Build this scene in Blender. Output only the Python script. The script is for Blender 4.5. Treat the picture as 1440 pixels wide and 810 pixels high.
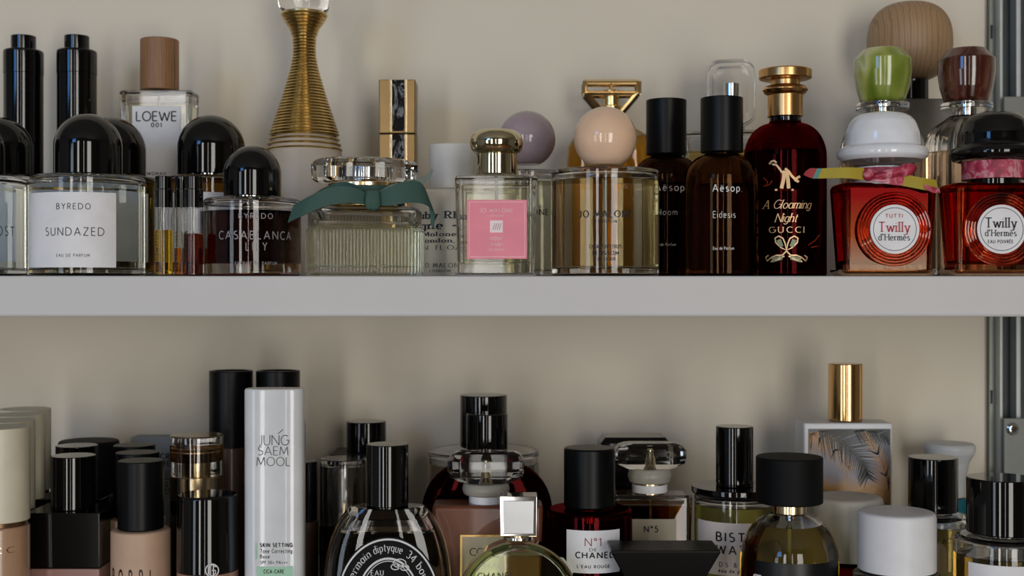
import bpy, bmesh, math, random
from math import sin, cos, pi, atan, atan2, sqrt, radians
from mathutils import Vector, Matrix
for o in list(bpy.data.objects): bpy.data.objects.remove(o)
random.seed(4)
S = bpy.context.scene
COL = S.collection
F = 1800.0                      # focal length in pixels of the 1440 px wide frame
CZ = 1.45                       # eye height
# ------------------------------------------------------------------ camera
cam = bpy.data.cameras.new('camera'); cam.sensor_width = 36; cam.lens = 36*F/1440
cam.clip_start = .05; cam.dof.use_dof = True; cam.dof.focus_distance = .83; cam.dof.aperture_fstop = 9
co = bpy.data.objects.new('camera', cam); COL.objects.link(co)
co.location = (0, 0, CZ); co.rotation_euler = (pi/2, 0, 0); S.camera = co
# ------------------------------------------------------------------ world, lights, exposure
w = bpy.data.worlds.new('world'); S.world = w; w.use_nodes = True
bg = w.node_tree.nodes['Background']; bg.inputs[0].default_value = (.55, .62, .72, 1); bg.inputs[1].default_value = .3
def window_light(x0, x1, z0, z1, rad, col):
    """daylight entering through one window pane in the wall behind the camera"""
    l = bpy.data.lights.new('window_light', 'AREA'); l.shape = 'RECTANGLE'
    l.size = x1-x0; l.size_y = z1-z0; l.color = col; l.energy = rad*pi*(x1-x0)*(z1-z0)
    o = bpy.data.objects.new('window_light', l); COL.objects.link(o)
    o.location = ((x0+x1)/2, -2.0, CZ+(z0+z1)/2); o.rotation_euler = (pi/2, 0, 0); o.rotation_euler.z = pi
    o.rotation_euler = (-pi/2, 0, 0); o.rotation_euler = (pi/2, 0, 0)
    return o
PANES = [(-2.7, -2.0, -1.0, .5, 3.4, (.74, .87, 1)), (-1.15, -.85, -1.0, .8, 7.5, (1, .98, .95)),
         (-.12, -.02, -1.0, .8, 5.5, (1, .97, .92)), (.5, 1.2, -1.0, .8, 6.8, (1, .96, .90)),
         (-2.3, -1.5, .62, 1.2, 6.0, (.14, .42, 1))]
for p in PANES: window_light(*p)
S.view_settings.view_transform = 'Standard'; S.view_settings.look = 'None'
S.view_settings.gamma = 1; S.view_settings.use_curve_mapping = False
S.view_settings.exposure = 0.1
cy = S.cycles
cy.max_bounces = 16; cy.transmission_bounces = 14; cy.glossy_bounces = 6; cy.diffuse_bounces = 3
cy.transparent_max_bounces = 12; cy.sample_clamp_indirect = 4; cy.blur_glossy = .6; cy.use_denoising = True

# ------------------------------------------------------------------ materials
def lin(h):
    if isinstance(h, str):
        h = h.lstrip('#'); c = [int(h[i:i+2], 16)/255 for i in (0, 2, 4)]
        return tuple(x/12.92 if x <= .04045 else ((x+.055)/1.055)**2.4 for x in c)
    return h
MATS = {}
def mat(name, col, rough=.5, metal=0, coat=0, var=.05, scale=60, bump=0, spec=.5, sheen=0, trans=0, ior=1.45, sss=0):
    if name in MATS: return MATS[name]
    m = bpy.data.materials.new(name); m.use_nodes = True; nt = m.node_tree; b = nt.nodes['Principled BSDF']
    c = lin(col)
    n = nt.nodes.new('ShaderNodeTexNoise'); n.inputs['Scale'].default_value = scale; n.inputs['Detail'].default_value = 3
    tc = nt.nodes.new('ShaderNodeTexCoord'); nt.links.new(tc.outputs['Object'], n.inputs['Vector'])
    r = nt.nodes.new('ShaderNodeValToRGB'); e = r.color_ramp.elements
    e[0].position = .3; e[1].position = .7
    e[0].color = (*[x*(1-var) for x in c], 1); e[1].color = (*[min(1, x*(1+var)) for x in c], 1)
    nt.links.new(n.outputs['Fac'], r.inputs['Fac']); nt.links.new(r.outputs['Color'], b.inputs['Base Color'])
    b.inputs['Roughness'].default_value = rough; b.inputs['Metallic'].default_value = metal
    b.inputs['Coat Weight'].default_value = coat; b.inputs['Coat Roughness'].default_value = .03
    b.inputs['Specular IOR Level'].default_value = spec; b.inputs['IOR'].default_value = ior
    b.inputs['Transmission Weight'].default_value = trans
    if sss: b.inputs['Subsurface Weight'].default_value = sss; b.inputs['Subsurface Scale'].default_value = .004
    if bump:
        bp = nt.nodes.new('ShaderNodeBump'); bp.inputs['Strength'].default_value = bump; bp.inputs['Distance'].default_value = .0005
        n2 = nt.nodes.new('ShaderNodeTexNoise'); n2.inputs['Scale'].default_value = scale*8
        nt.links.new(tc.outputs['Object'], n2.inputs['Vector'])
        nt.links.new(n2.outputs['Fac'], bp.inputs['Height']); nt.links.new(bp.outputs['Normal'], b.inputs['Normal'])
    MATS[name] = m; return m
def glass(name, col=(1, 1, 1), ior=1.47, rough=0.0, grad=None):
    """grad = (z0, col0, z1, col1): a lacquer that fades with height"""
    if name in MATS: return MATS[name]
    m = bpy.data.materials.new(name); m.use_nodes = True; nt = m.node_tree; nt.nodes.clear()
    g = nt.nodes.new('ShaderNodeBsdfGlass'); o = nt.nodes.new('ShaderNodeOutputMaterial')
    g.inputs['IOR'].default_value = ior; g.inputs['Roughness'].default_value = rough
    g.inputs['Color'].default_value = (*lin(col), 1)
    if grad:
        tc = nt.nodes.new('ShaderNodeTexCoord'); sx = nt.nodes.new('ShaderNodeSeparateXYZ'); mr = nt.nodes.new('ShaderNodeMapRange')
        nt.links.new(tc.outputs['Object'], sx.inputs[0]); nt.links.new(sx.outputs['Z'], mr.inputs['Value'])
        mr.inputs['From Min'].default_value = grad[0][0]; mr.inputs['From Max'].default_value = grad[-1][0]
        r = nt.nodes.new('ShaderNodeValToRGB'); e = r.color_ramp.elements
        span = grad[-1][0]-grad[0][0]
        while len(e) < len(grad): e.new(.5)
        for k, (z, c) in enumerate(grad): e[k].position = (z-grad[0][0])/span
        for k, (z, c) in enumerate(grad): e[k].color = (*lin(c), 1)
        nt.links.new(mr.outputs['Result'], r.inputs['Fac']); nt.links.new(r.outputs['Color'], g.inputs['Color'])
    nt.links.new(g.outputs[0], o.inputs[0]); MATS[name] = m; return m
def banded(name, cols, scale=(1, 1, 1), wscale=8, dist=4, rough=.4, coat=0, kind='WAVE', detail=3, direction='X'):
    if name in MATS: return MATS[name]
    m = bpy.data.materials.new(name); m.use_nodes = True; nt = m.node_tree; b = nt.nodes['Principled BSDF']
    tc = nt.nodes.new('ShaderNodeTexCoord'); mp = nt.nodes.new('ShaderNodeMapping'); mp.inputs['Scale'].default_value = scale
    nt.links.new(tc.outputs['Object'], mp.inputs['Vector'])
    if kind == 'WAVE':
        t = nt.nodes.new('ShaderNodeTexWave'); t.bands_direction = direction; t.inputs['Distortion'].default_value = dist
        t.inputs['Detail'].default_value = detail; t.inputs['Detail Scale'].default_value = 1.5; fac = t.outputs['Fac']
    else:
        t = nt.nodes.new('ShaderNodeTexNoise'); t.inputs['Distortion'].default_value = dist; t.inputs['Detail'].default_value = detail; fac = t.outputs['Fac']
    t.inputs['Scale'].default_value = wscale
    nt.links.new(mp.outputs[0], t.inputs['Vector'])
    r = nt.nodes.new('ShaderNodeValToRGB'); e = r.color_ramp.elements
    while len(e) < len(cols): e.new(.5)
    for k, (p, c) in enumerate(cols): e[k].position = p
    for k, (p, c) in enumerate(cols): e[k].color = (*lin(c), 1)
    nt.links.new(fac, r.inputs['Fac']); nt.links.new(r.outputs['Color'], b.inputs['Base Color'])
    b.inputs['Roughness'].default_value = rough; b.inputs['Coat Weight'].default_value = coat
    MATS[name] = m; return m
GL = glass('clear glass'); AIR = glass('air space inside glass', ior=.69)
def liq(name, col): return glass(name, col, ior=.93)
BLK = mat('glossy black plastic', '#070708', .06, spec=.6); MBLK = mat('matte black plastic', '#07080a', .36, spec=.22)
SBLK = mat('soft black rubber', '#08090a', .6, spec=.2)
GOLD = mat('polished gold metal', '#e2c688', .2, 1); PGOLD = mat('pale gold metal', '#efd6ab', .18, 1)
DGOLD = mat('deep gold wire', '#d6bb7c', .24, 1); SIL = mat('polished silver metal', '#d8d8d6', .07, 1)
CHAMP = mat('champagne metal', '#cfc5a4', .07, 1)
WLAB = mat('white paper label', '#e6e6e8', .55); INK = mat('black ink', '#0c0c0e', .5)
GREYINK = mat('grey screen print', '#8f8b90', .45); WINK = mat('white screen print', '#d9d9d9', .5)
GINK = mat('gold foil print', '#d9b488', .4, .5)
WPL = mat('white satin plastic', '#e0e1e3', .35); DIP = mat('clear plastic dip tube', '#cfd2cc', .2, trans=.6)

# ------------------------------------------------------------------ mesh helpers
def mk(verts, faces, name='m', smooth=True, ang=35, recalc=True):
    me = bpy.data.meshes.new(name); me.from_pydata([tuple(v) for v in verts], [], faces)
    if recalc:
        bm = bmesh.new(); bm.from_mesh(me); bmesh.ops.recalc_face_normals(bm, faces=bm.faces); bm.to_mesh(me); bm.free()
    if smooth:
        me.polygons.foreach_set('use_smooth', [True]*len(me.polygons)); me.set_sharp_from_angle(angle=radians(ang))
    me.update(); return me
def join(*ms):
    V, Fc = [], []
    for (v, f) in ms:
        n = len(V); V += list(v); Fc += [tuple(i+n for i in q) for q in f]
    return V, Fc
def rnd(pts, rad, seg=4):
    """round the corners of an open profile: pts (r,z) or (r,z,radius)"""
    out = []
    for i, p in enumerate(pts):
        rr = p[2] if len(p) > 2 else rad
        if i in (0, len(pts)-1) or rr <= 0: out.append((p[0], p[1])); continue
        a = Vector(pts[i-1][:2]); b = Vector(p[:2]); c = Vector(pts[i+1][:2])
        da, dc = a-b, c-b
        if da.length < 1e-7 or dc.length < 1e-7: out.append((p[0], p[1])); continue
        k = min(rr, da.length*.49, dc.length*.49); s, e = b+da.normalized()*k, b+dc.normalized()*k
        for j in range(seg+1):
            t = j/seg; q = s*(1-t)**2+b*2*t*(1-t)+e*t*t; out.append((q.x, q.y))
    return out
def lathe(prof, n=64, rad=0, x=0, y=0, seg=4):
    if rad or any(len(p) > 2 for p in prof): prof = rnd(prof, rad, seg)
    V, Fc = [], []; rows = []
    for (r, z) in prof:
        if r < 1e-6: rows.append([len(V)]); V.append((x, y, z))
        else:
            rows.append(list(range(len(V), len(V)+n)))
            V += [(x+r*sin(2*pi*k/n), y-r*cos(2*pi*k/n), z) for k in range(n)]
    for a, b in zip(rows, rows[1:]):
        for k in range(n):
            k2 = (k+1) % n
            if len(a) == 1 and len(b) == 1: continue
            if len(a) == 1: Fc.append((a[0], b[k2], b[k]))
            elif len(b) == 1: Fc.append((a[k], a[k2], b[0]))
            else: Fc.append((a[k], a[k2], b[k2], b[k]))
    for row in (rows[0], rows[-1]):
        if len(row) > 1 and prof[0] != prof[-1]: Fc.append(tuple(row))
    return V, Fc
def cyl(r, z0, z1, bev=.0006, n=48, x=0, y=0, r1=None):
    r1 = r if r1 is None else r1
    return lathe([(0, z0), (r, z0), (r1, z1), (0, z1)], n, bev, x, y)
def ring(ro, ri, z0, z1, n=48, bev=.0003):
    p = [(ri, z0), (ro, z0), (ro, z1), (ri, z1)]
    p = rnd([((ri+ro)/2, z0)]+p[1:]+[p[0]]+[((ri+ro)/2, z0)], bev, 3)
    return lathe(p, n)
def loft(secs):
    """secs: list of rings (equal-length lists of 3d points), ends closed"""
    n = len(secs[0]); V = [p for s in secs for p in s]; Fc = []
    for i in range(len(secs)-1):
        for k in range(n): k2 = (k+1) % n; Fc.append((i*n+k, i*n+k2, (i+1)*n+k2, (i+1)*n+k))
    Fc.append(tuple(range(n))); Fc.append(tuple(range((len(secs)-1)*n, len(secs)*n)))
    return V, Fc
def rrect(w, d, r, seg=6):
    r = min(r, w/2*.999, d/2*.999); P = []
    for cx, cy_, a in ((w/2-r, d/2-r, 0), (-w/2+r, d/2-r, 90), (-w/2+r, -d/2+r, 180), (w/2-r, -d/2+r, 270)):
        for j in range(seg+1): t = radians(a+90*j/seg); P.append((cx+r*cos(t), cy_+r*sin(t)))
    return P
def rbox(w, d, z0, z1, r=.003, bev=.001, x=0, y=0, seg=6, bs=3, btop=None):
    secs = []; bt = bev if btop is None else btop
    def S_(z, ins): secs.append([(x+a, y+b, z) for a, b in rrect(w-2*ins, d-2*ins, max(r-ins, .0002), seg)])
    for j in range(bs+1): t = pi/2*j/bs; S_(z0+bev*(1-sin(t)), bev*(1-cos(t)))
    for j in range(bs+1): t = pi/2*j/bs; S_(z1-bt*(1-sin(t)), bt*(1-cos(t))) if 0 else S_(z1-bt+bt*sin(t), bt*(1-cos(t)))
    return loft(secs)
def sell(a, b, e, n=56):
    P = []
    for k in range(n):
        t = 2*pi*k/n; c, s = cos(t), sin(t)
        P.append((a*math.copysign(abs(c)**(2/e), c), b*math.copysign(abs(s)**(2/e), s)))
    return P
def oval_loft(secs, n=56, x=0, y=0):
    """secs: (z, half width, half depth, exponent)"""
    return loft([[(x+p, y+q, z) for p, q in sell(a, b, e, n)] for z, a, b, e in secs])
def tf(vf, M):
    return [tuple(M @ Vector(v)) for v in vf[0]], vf[1]
def box(x0, x1, y0, y1, z0, z1):
    V = [(x, y, z) for z in (z0, z1) for x, y in ((x0, y0), (x1, y0), (x1, y1), (x0, y1))]
    return V, [(3, 2, 1, 0), (4, 5, 6, 7), (0, 1, 5, 4), (1, 2, 6, 5), (2, 3, 7, 6), (3, 0, 4, 7)]
def curved_plate(R, a0, a1, z0, z1, t=.00018, n=24):
    V, Fc = [], []
    for k in range(n+1):
        a = a0+(a1-a0)*k/n
        for r in (R+.00004, R+.00004+t):
            for z in (z0, z1): V.append((r*sin(a), -r*cos(a), z))
    for k in range(n):
        i, j = k*4, k*4+4
        Fc += [(i+2, j+2, j+3, i+3), (i, i+1, j+1, j), (i+1, i+3, j+3, j+1), (i, j, j+2, i+2)]
    Fc += [(0, 2, 3, 1), (n*4, n*4+1, n*4+3, n*4+2)]
    return V, Fc
def tube(pts, r, n=8, closed=False, flat=1.0):
    P = [Vector(p) for p in pts]; V, Fc = [], []; m = len(P)
    up = Vector((0, 0, 1))
    for i, p in enumerate(P):
        if closed: t = P[(i+1) % m]-P[i-1]
        else: t = P[min(i+1, m-1)]-P[max(i-1, 0)]
        t.normalize(); u = t.cross(Vector((0, 1, 0)))
        if u.length < .1: u = t.cross(up)
        u.normalize(); v = t.cross(u)
        rr = r[i] if isinstance(r, (list, tuple)) else r
        for k in range(n): a = 2*pi*k/n; V.append(p+u*cos(a)*rr+v*sin(a)*rr*flat)
    for i in range(m if closed else m-1):
        j = (i+1) % m
        for k in range(n): k2 = (k+1) % n; Fc.append((i*n+k, i*n+k2, j*n+k2, j*n+k))
    if not closed: Fc += [tuple(range(n)), tuple(range((m-1)*n, m*n))]
    return V, Fc
def strip(cs, hs, t=.0004):
    """ribbon: centre points and half-width vectors"""
    V, Fc = [], []
    for i, (c, h) in enumerate(zip(cs, hs)):
        c, h = Vector(c), Vector(h)
        d = Vector(cs[min(i+1, len(cs)-1)])-Vector(cs[max(i-1, 0)]); nrm = d.cross(h)
        nrm = nrm.normalized()*t if nrm.length > 1e-9 else Vector((0, t, 0))
        V += [c-h-nrm, c+h-nrm, c+h+nrm, c-h+nrm]
    n = len(cs)
    for i in range(n-1):
        for k in range(4): k2 = (k+1) % 4; Fc.append((i*4+k, i*4+k2, i*4+4+k2, i*4+4+k))
    Fc += [(0, 1, 2, 3), tuple((n-1)*4+k for k in (3, 2, 1, 0))]
    return V, Fc
def spline(P, n=8):
    P = [Vector(p) for p in P]; out = []
    for i in range(len(P)-1):
        a, b, c, d = P[max(i-1, 0)], P[i], P[i+1], P[min(i+2, len(P)-1)]
        for k in range(n):
            t = k/n; out.append(.5*((2*b)+(c-a)*t+(2*a-5*b+4*c-d)*t*t+(3*b-a-3*c+d)*t**3))
    out.append(P[-1]); return out

# ------------------------------------------------------------------ things
def link(name, vf, m, parent=None, smooth=True, ang=35):
    me = vf if isinstance(vf, bpy.types.Mesh) else mk(vf[0], vf[1], name, smooth, ang)
    if m is not None and not me.materials:
        for q in (m if isinstance(m, (list, tuple)) else [m]): me.materials.append(q)
    o = bpy.data.objects.new(name, me); COL.objects.link(o)
    if smooth and not isinstance(vf, bpy.types.Mesh):
        wn = o.modifiers.new('weighted', 'WEIGHTED_NORMAL'); wn.keep_sharp = True; wn.weight = 90
    if parent: o.parent = parent
    return o
ZS = {'u': 17*.8/F, 'l': -.22}
class T:
    def __init__(s, name, label, cat, px, Y, shelf, group=None, rot=0):
        s.Y = Y; s.px = px; s.X = (px-720)*Y/F; s.zs = ZS[shelf]; s.cs = cos(atan((px-720)/F))
        e = bpy.data.objects.new(name, None); COL.objects.link(e); e.empty_display_size = .02
        e.location = (s.X, Y, CZ+s.zs); e.rotation_euler.z = rot
        e['label'] = label; e['category'] = cat
        if group: e['group'] = group
        s.e = e
    def r(s, p): return p*s.Y/F*s.cs
    def z(s, py, Y=None): return (405-py)*(Y or s.Y)/F-s.zs
    def x(s, px, Y=None): return (px-720)*(Y or s.Y)/F-s.X
    def add(s, name, vf, m, parent=None, label=None, smooth=True, ang=35):
        o = link(name, vf, m, parent or s.e, smooth, ang)
        if label: o['label'] = label
        return o
    def ang(s, px, R):
        """where the line of sight through px meets a cylinder of radius R about the thing's axis"""
        dx, dy = (px-720)/F, 1.0; L = sqrt(dx*dx+1); dx /= L; dy /= L
        b = dx*s.X+dy*s.Y; c = s.X**2+s.Y**2-R*R; q = b*b-c
        if q < 0: return (pi/2 if px > s.px else -pi/2), s.Y
        t = b-sqrt(q); return atan2(dx*t-s.X, s.Y-dy*t), dy*t
    def cap(s, r, y0, y1, m, name='cap', bev=.0007, dr=0):
        return s.add(name, cyl(s.r(r), s.z(y1), s.z(y0), bev, 56, r1=s.r(r+dr)), m)

# ------------------------------------------------------------------ stroke lettering
def AR(cx, cy_, rx, ry, a0, a1, n=None):
    n = n or max(4, int(abs(a1-a0)/18)); return [(cx+rx*cos(radians(a0+(a1-a0)*k/n)), cy_+ry*sin(radians(a0+(a1-a0)*k/n))) for k in range(n+1)]
G = {
'A': (.74, [[(0, 0), (.37, 1), (.74, 0)], [(.13, .33), (.61, .33)]]),
'B': (.52, [[(0, 0), (0, 1)], [(0, 1)]+AR(.22, .765, .24, .235, 90, -90)+[(0, .53)], [(0, .53)]+AR(.24, .265, .28, .265, 90, -90)+[(0, 0)]]),
'C': (.74, [AR(.5, .5, .5, .5, 50, 310)]),
'D': (.72, [[(0, 0), (0, 1)], [(0, 1)]+AR(.22, .5, .5, .5, 90, -90)+[(0, 0)]]),
'E': (.45, [[(0, 0), (0, 1)], [(0, 1), (.45, 1)], [(0, .52), (.42, .52)], [(0, 0), (.45, 0)]]),
'F': (.43, [[(0, 0), (0, 1)], [(0, 1), (.43, 1)], [(0, .52), (.4, .52)]]),
'G': (.86, [AR(.5, .5, .5, .5, 50, 360), [(1.0, .5), (.6, .5)]]),
'H': (.66, [[(0, 0), (0, 1)], [(.66, 0), (.66, 1)], [(0, .52), (.66, .52)]]),
'I': (.02, [[(.01, 0), (.01, 1)]]),
'J': (.3, [[(.28, 1), (.28, .15)]+AR(.12, .15, .16, .17, 0, -120)]),
'K': (.56, [[(0, 0), (0, 1)], [(.52, 1), (0, .42)], [(.16, .58), (.56, 0)]]),
'L': (.42, [[(0, 0), (0, 1)], [(0, 0), (.42, 0)]]),
'M': (.86, [[(0, 0), (.1, 1), (.43, .15), (.76, 1), (.86, 0)]]),
'N': (.7, [[(0, 0), (0, 1), (.7, 0), (.7, 1)]]),
'O': (1.0, [AR(.5, .5, .5, .5, 90, 450)]),
'P': (.5, [[(0, 0), (0, 1)], [(0, 1)]+AR(.22, .74, .27, .26, 90, -90)+[(0, .48)]]),
'Q': (1.0, [AR(.5, .5, .5, .5, 90, 450), [(.6, .3), (.95, -.05)]]),
'R': (.52, [[(0, 0), (0, 1)], [(0, 1)]+AR(.22, .74, .27, .26, 90, -90)+[(0, .48)], [(.22, .48), (.52, 0)]]),
'S': (.48, [AR(.24, .755, .2, .245, 50, 240)+[(.24, .53)]+AR(.24, .26, .24, .26, 70, -140)]),
'T': (.64, [[(.32, 0), (.32, 1)], [(0, .97), (.64, .97)]]),
'U': (.6, [[(0, 1), (0, .3)]+AR(.3, .3, .3, .3, 180, 360)+[(.6, 1)]]),
'V': (.68, [[(0, 1), (.34, 0), (.68, 1)]]),
'W': (1.05, [[(0, 1), (.27, 0), (.525, .9), (.78, 0), (1.05, 1)]]),
'X': (.6, [[(0, 0), (.6, 1)], [(0, 1), (.6, 0)]]),
'Y': (.6, [[(0, 1), (.3, .5), (.6, 1)], [(.3, .5), (.3, 0)]]),
'Z': (.6, [[(0, 1), (.6, 1), (0, 0), (.6, 0)]]),
'0': (.56, [AR(.28, .5, .28, .5, 90, 450)]), '1': (.2, [[(0, .8), (.18, 1), (.18, 0)]]),
'2': (.5, [AR(.25, .74, .25, .26, 170, -30)+[(0, 0), (.5, 0)]]),
'3': (.48, [AR(.22, .76, .22, .24, 140, -90), AR(.22, .27, .26, .27, 90, -140)]),
'4': (.56, [[(.42, 0), (.42, 1), (0, .3), (.56, .3)]]),
'5': (.5, [[(.46, 1), (.12, 1), (.08, .56)]+AR(.22, .32, .27, .32, 110, -140)]),
'6': (.52, [[(.36, 1), (.04, .45)]+AR(.26, .29, .25, .29, 150, 510)]),
'7': (.5, [[(0, 1), (.5, 1), (.15, 0)]]),
'.': (.04, [[(.0, .0), (.03, .0)]]), '+': (.5, [[(0, .4), (.5, .4)], [(.25, .15), (.25, .65)]]),
'-': (.35, [[(0, .4), (.35, .4)]]), '~': (.6, [[(0, .35), (.15, .5), (.4, .3), (.6, .45)]]), '/': (.4, [[(0, -.1), (.4, 1.05)]]),
"'": (.05, [[(.03, 1.05), (.0, .75)]]), '°': (.25, [AR(.13, .85, .13, .14, 90, 450)]), ',': (.1, [[(.07, .05), (0, -.15)]]),
'&': (.7, [[(.7, 0), (.12, .72)]+AR(.3, .8, .18, .2, 180, 0)+[(.05, .35)]+AR(.28, .24, .25, .24, 170, 350)+[(.66, .5)]]),
'a': (.46, [AR(.22, .31, .22, .31, 60, 300), [(.44, .62), (.44, 0)]]),
'b': (.46, [[(.02, 1), (.02, 0)], AR(.24, .31, .22, .31, 120, -120)]),
'c': (.42, [AR(.24, .31, .24, .31, 50, 310)]),
'd': (.46, [[(.44, 1), (.44, 0)], AR(.22, .31, .22, .31, 60, 300)]),
'e': (.46, [[(.02, .33), (.45, .33)]+AR(.23, .31, .22, .31, 5, 310)]),
'f': (.3, [[(.12, 0), (.12, .85)]+AR(.26, .85, .14, .15, 180, 70), [(0, .62), (.28, .62)]]),
'g': (.46, [AR(.22, .31, .22, .31, 60, 300), [(.44, .62), (.44, -.05)]+AR(.22, -.05, .22, .22, 0, -150)]),
'h': (.44, [[(.02, 1), (.02, 0)], [(.02, .4)]+AR(.23, .4, .2, .22, 160, 0)+[(.43, 0)]]),
'i': (.04, [[(.02, .62), (.02, 0)], [(.02, .84), (.02, .88)]]),
'j': (.12, [[(.1, .62), (.1, -.1), (-.02, -.25)], [(.1, .84), (.1, .88)]]),
'k': (.42, [[(.02, 1), (.02, 0)], [(.38, .62), (.02, .25)], [(.14, .36), (.42, 0)]]),
'l': (.04, [[(.02, 1), (.02, 0)]]),
'm': (.72, [[(.02, .62), (.02, 0)], [(.02, .42)]+AR(.19, .42, .17, .2, 160, 0)+[(.36, 0)], [(.36, .42)]+AR(.54, .42, .17, .2, 160, 0)+[(.71, 0)]]),
'n': (.44, [[(.02, .62), (.02, 0)], [(.02, .4)]+AR(.23, .4, .2, .22, 160, 0)+[(.43, 0)]]),
'o': (.5, [AR(.25, .31, .25, .31, 90, 450)]),
'p': (.46, [[(.02, .62), (.02, -.28)], AR(.24, .31, .22, .31, 120, -120)]),
'q': (.46, [[(.44, .62), (.44, -.28)], AR(.22, .31, .22, .31, 60, 300)]),
'r': (.28, [[(.02, .62), (.02, 0)], [(.02, .38)]+AR(.22, .38, .2, .24, 170, 60)]),
's': (.36, [AR(.18, .47, .15, .15, 40, 240)+[(.2, .31)]+AR(.18, .16, .18, .16, 60, -140)]),
't': (.3, [[(.13, .85), (.13, .12)]+AR(.25, .12, .12, .12, 180, 290), [(0, .62), (.3, .62)]]),
'u': (.44, [[(.02, .62), (.02, .22)]+AR(.23, .22, .21, .22, 180, 360), [(.44, .62), (.44, 0)]]),
'v': (.42, [[(0, .62), (.21, 0), (.42, .62)]]), 'w': (.7, [[(0, .62), (.18, 0), (.35, .58), (.52, 0), (.7, .62)]]),
'x': (.4, [[(0, 0), (.4, .62)], [(0, .62), (.4, 0)]]),
'y': (.44, [[(0, .62), (.22, .02)], [(.44, .62), (.16, -.26), (.02, -.26)]]), 'z': (.4, [[(0, .62), (.4, .62), (0, 0), (.4, 0)]]),
}
for a, b, acc in (('ë', 'e', [[(.12, .8), (.12, .85)], [(.33, .8), (.33, .85)]]), ('è', 'e', [[(.12, .95), (.28, .75)]]), ('É', 'E', [[(.15, 1.1), (.33, 1.28)]])):
    G[a] = (G[b][0], G[b][1]+acc)
def fine(pts, step=.12):
    out = [pts[0]]
    for a, b in zip(pts, pts[1:]):
        d = math.hypot(b[0]-a[0], b[1]-a[1]); n = max(1, int(d/step))
        for k in range(1, n+1): out.append((a[0]+(b[0]-a[0])*k/n, a[1]+(b[1]-a[1])*k/n))
    return out
def ribbon2d(pts, wf):
    """2d polyline -> quads with mitred joins, wf(tangent)->width"""
    n = len(pts); L, R = [], []
    closed = math.hypot(pts[0][0]-pts[-1][0], pts[0][1]-pts[-1][1]) < 1e-6
    for i in range(n):
        if closed and i in (0, n-1): a, b = pts[n-2], pts[1]
        else: a, b = pts[max(i-1, 0)], pts[min(i+1, n-1)]
        tx, ty = b[0]-a[0], b[1]-a[1]; l = math.hypot(tx, ty) or 1; tx /= l; ty /= l
        w = wf(tx, ty)/2; L.append((pts[i][0]-ty*w, pts[i][1]+tx*w)); R.append((pts[i][0]+ty*w, pts[i][1]-tx*w))
    return [(L[i], L[i+1], R[i+1], R[i]) for i in range(n-1)]
def text_quads(s, weight=.1, serif=False, track=.22, slant=0, contrast=.55):
    x = 0; Q = []
    def wf(tx, ty): return weight*(contrast+(1-contrast)*abs(ty)) if serif else weight
    for ch in s:
        if ch == ' ': x += .4+track; continue
        w, st = G.get(ch, G['-'])
        ws = (1 if ch.islower() else (.8 if not serif and ch in 'OCGQ' else .85 if ch in 'OCGQ' else 1))
        for pl in st:
            if len(pl) > 2:
                seg = []; cur = [pl[0]]
                for i in range(1, len(pl)-1):        # split at sharp corners
                    cur.append(pl[i]); a, b, c = pl[i-1], pl[i], pl[i+1]
                    d = (b[0]-a[0])*(c[0]-b[0])+(b[1]-a[1])*(c[1]-b[1]); l = math.hypot(b[0]-a[0], b[1]-a[1])*math.hypot(c[0]-b[0], c[1]-b[1])
                    if l > 0 and d/l < .6: seg.append(cur); cur = [pl[i]]
                cur.append(pl[-1]); seg.append(cur)
            else: seg = [pl]
            for sg in seg:
                sg = fine(sg); sg = [(p[0]*ws, p[1]) for p in sg]
                for q in ribbon2d(sg, wf): Q.append([(x+p[0]+slant*p[1], p[1]) for p in q])
            if serif:
                for e, nb in ((pl[0], pl[1]), (pl[-1], pl[-2])):
                    dx, dy = nb[0]-e[0], nb[1]-e[1]
                    if abs(dy) > abs(dx)*1.2 and (abs(e[1]) < .03 or abs(e[1]-1) < .03 or abs(e[1]-.62) < .03 or abs(e[1]+.28) < .03) and not (ch in 'cCsSaGOeo'):
                        h = weight*.5; k = weight*1.0; y0 = e[1]-h/2*(1 if e[1] > .3 else -1)
                        Q.append([(x+e[0]*ws+a_+slant*(y0+b_), y0+b_) for a_, b_ in ((-k, -h/2), (k, -h/2), (k, h/2), (-k, h/2))])
        x += w*ws+track+weight*(1.5 if serif and (w < .1 or ch in 'fj') else 1)
    return Q, x-track-weight
def lay(Q, f):
    V, Fc = [], []
    for q in Q:
        n = len(V); V += [f(*p) for p in q]; Fc.append(tuple(range(n, n+4)))
    return mk(V, Fc, 'lettering', smooth=False, recalc=False)
def flat_text(t, s, x0, x1, yt, yb, Yf, m, parent=None, off=.0003, name='lettering', **k):
    """print s between pixel columns x0..x1, cap top yt, baseline yb, on the plane Y=Yf facing the room"""
    Q, W = text_quads(s, **k); sx = (x1-x0)*Yf/F/W; sz = (yb-yt)*Yf/F; ux = t.x(x0, Yf); uz = t.z(yb, Yf)
    return t.add(name, lay(Q, lambda a, b: (ux+a*sx, Yf-t.Y-off, uz+b*sz)), m, parent)
def round_text(t, s, x0, x1, yt, yb, R, m, parent=None, off=.0003, name='lettering', **k):
    Q, W = text_quads(s, **k); a0, _ = t.ang(x0, R); a1, _ = t.ang(x1, R); _, Yf = t.ang((x0+x1)/2, R)
    sz = (yb-yt)*Yf/F; uz = t.z(yb, Yf)
    def f(a, b):
        g = a0+(a1-a0)*a/W; return ((R+off)*sin(g), -(R+off)*cos(g), uz+b*sz)
    return t.add(name, lay(Q, f), m, parent)
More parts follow.
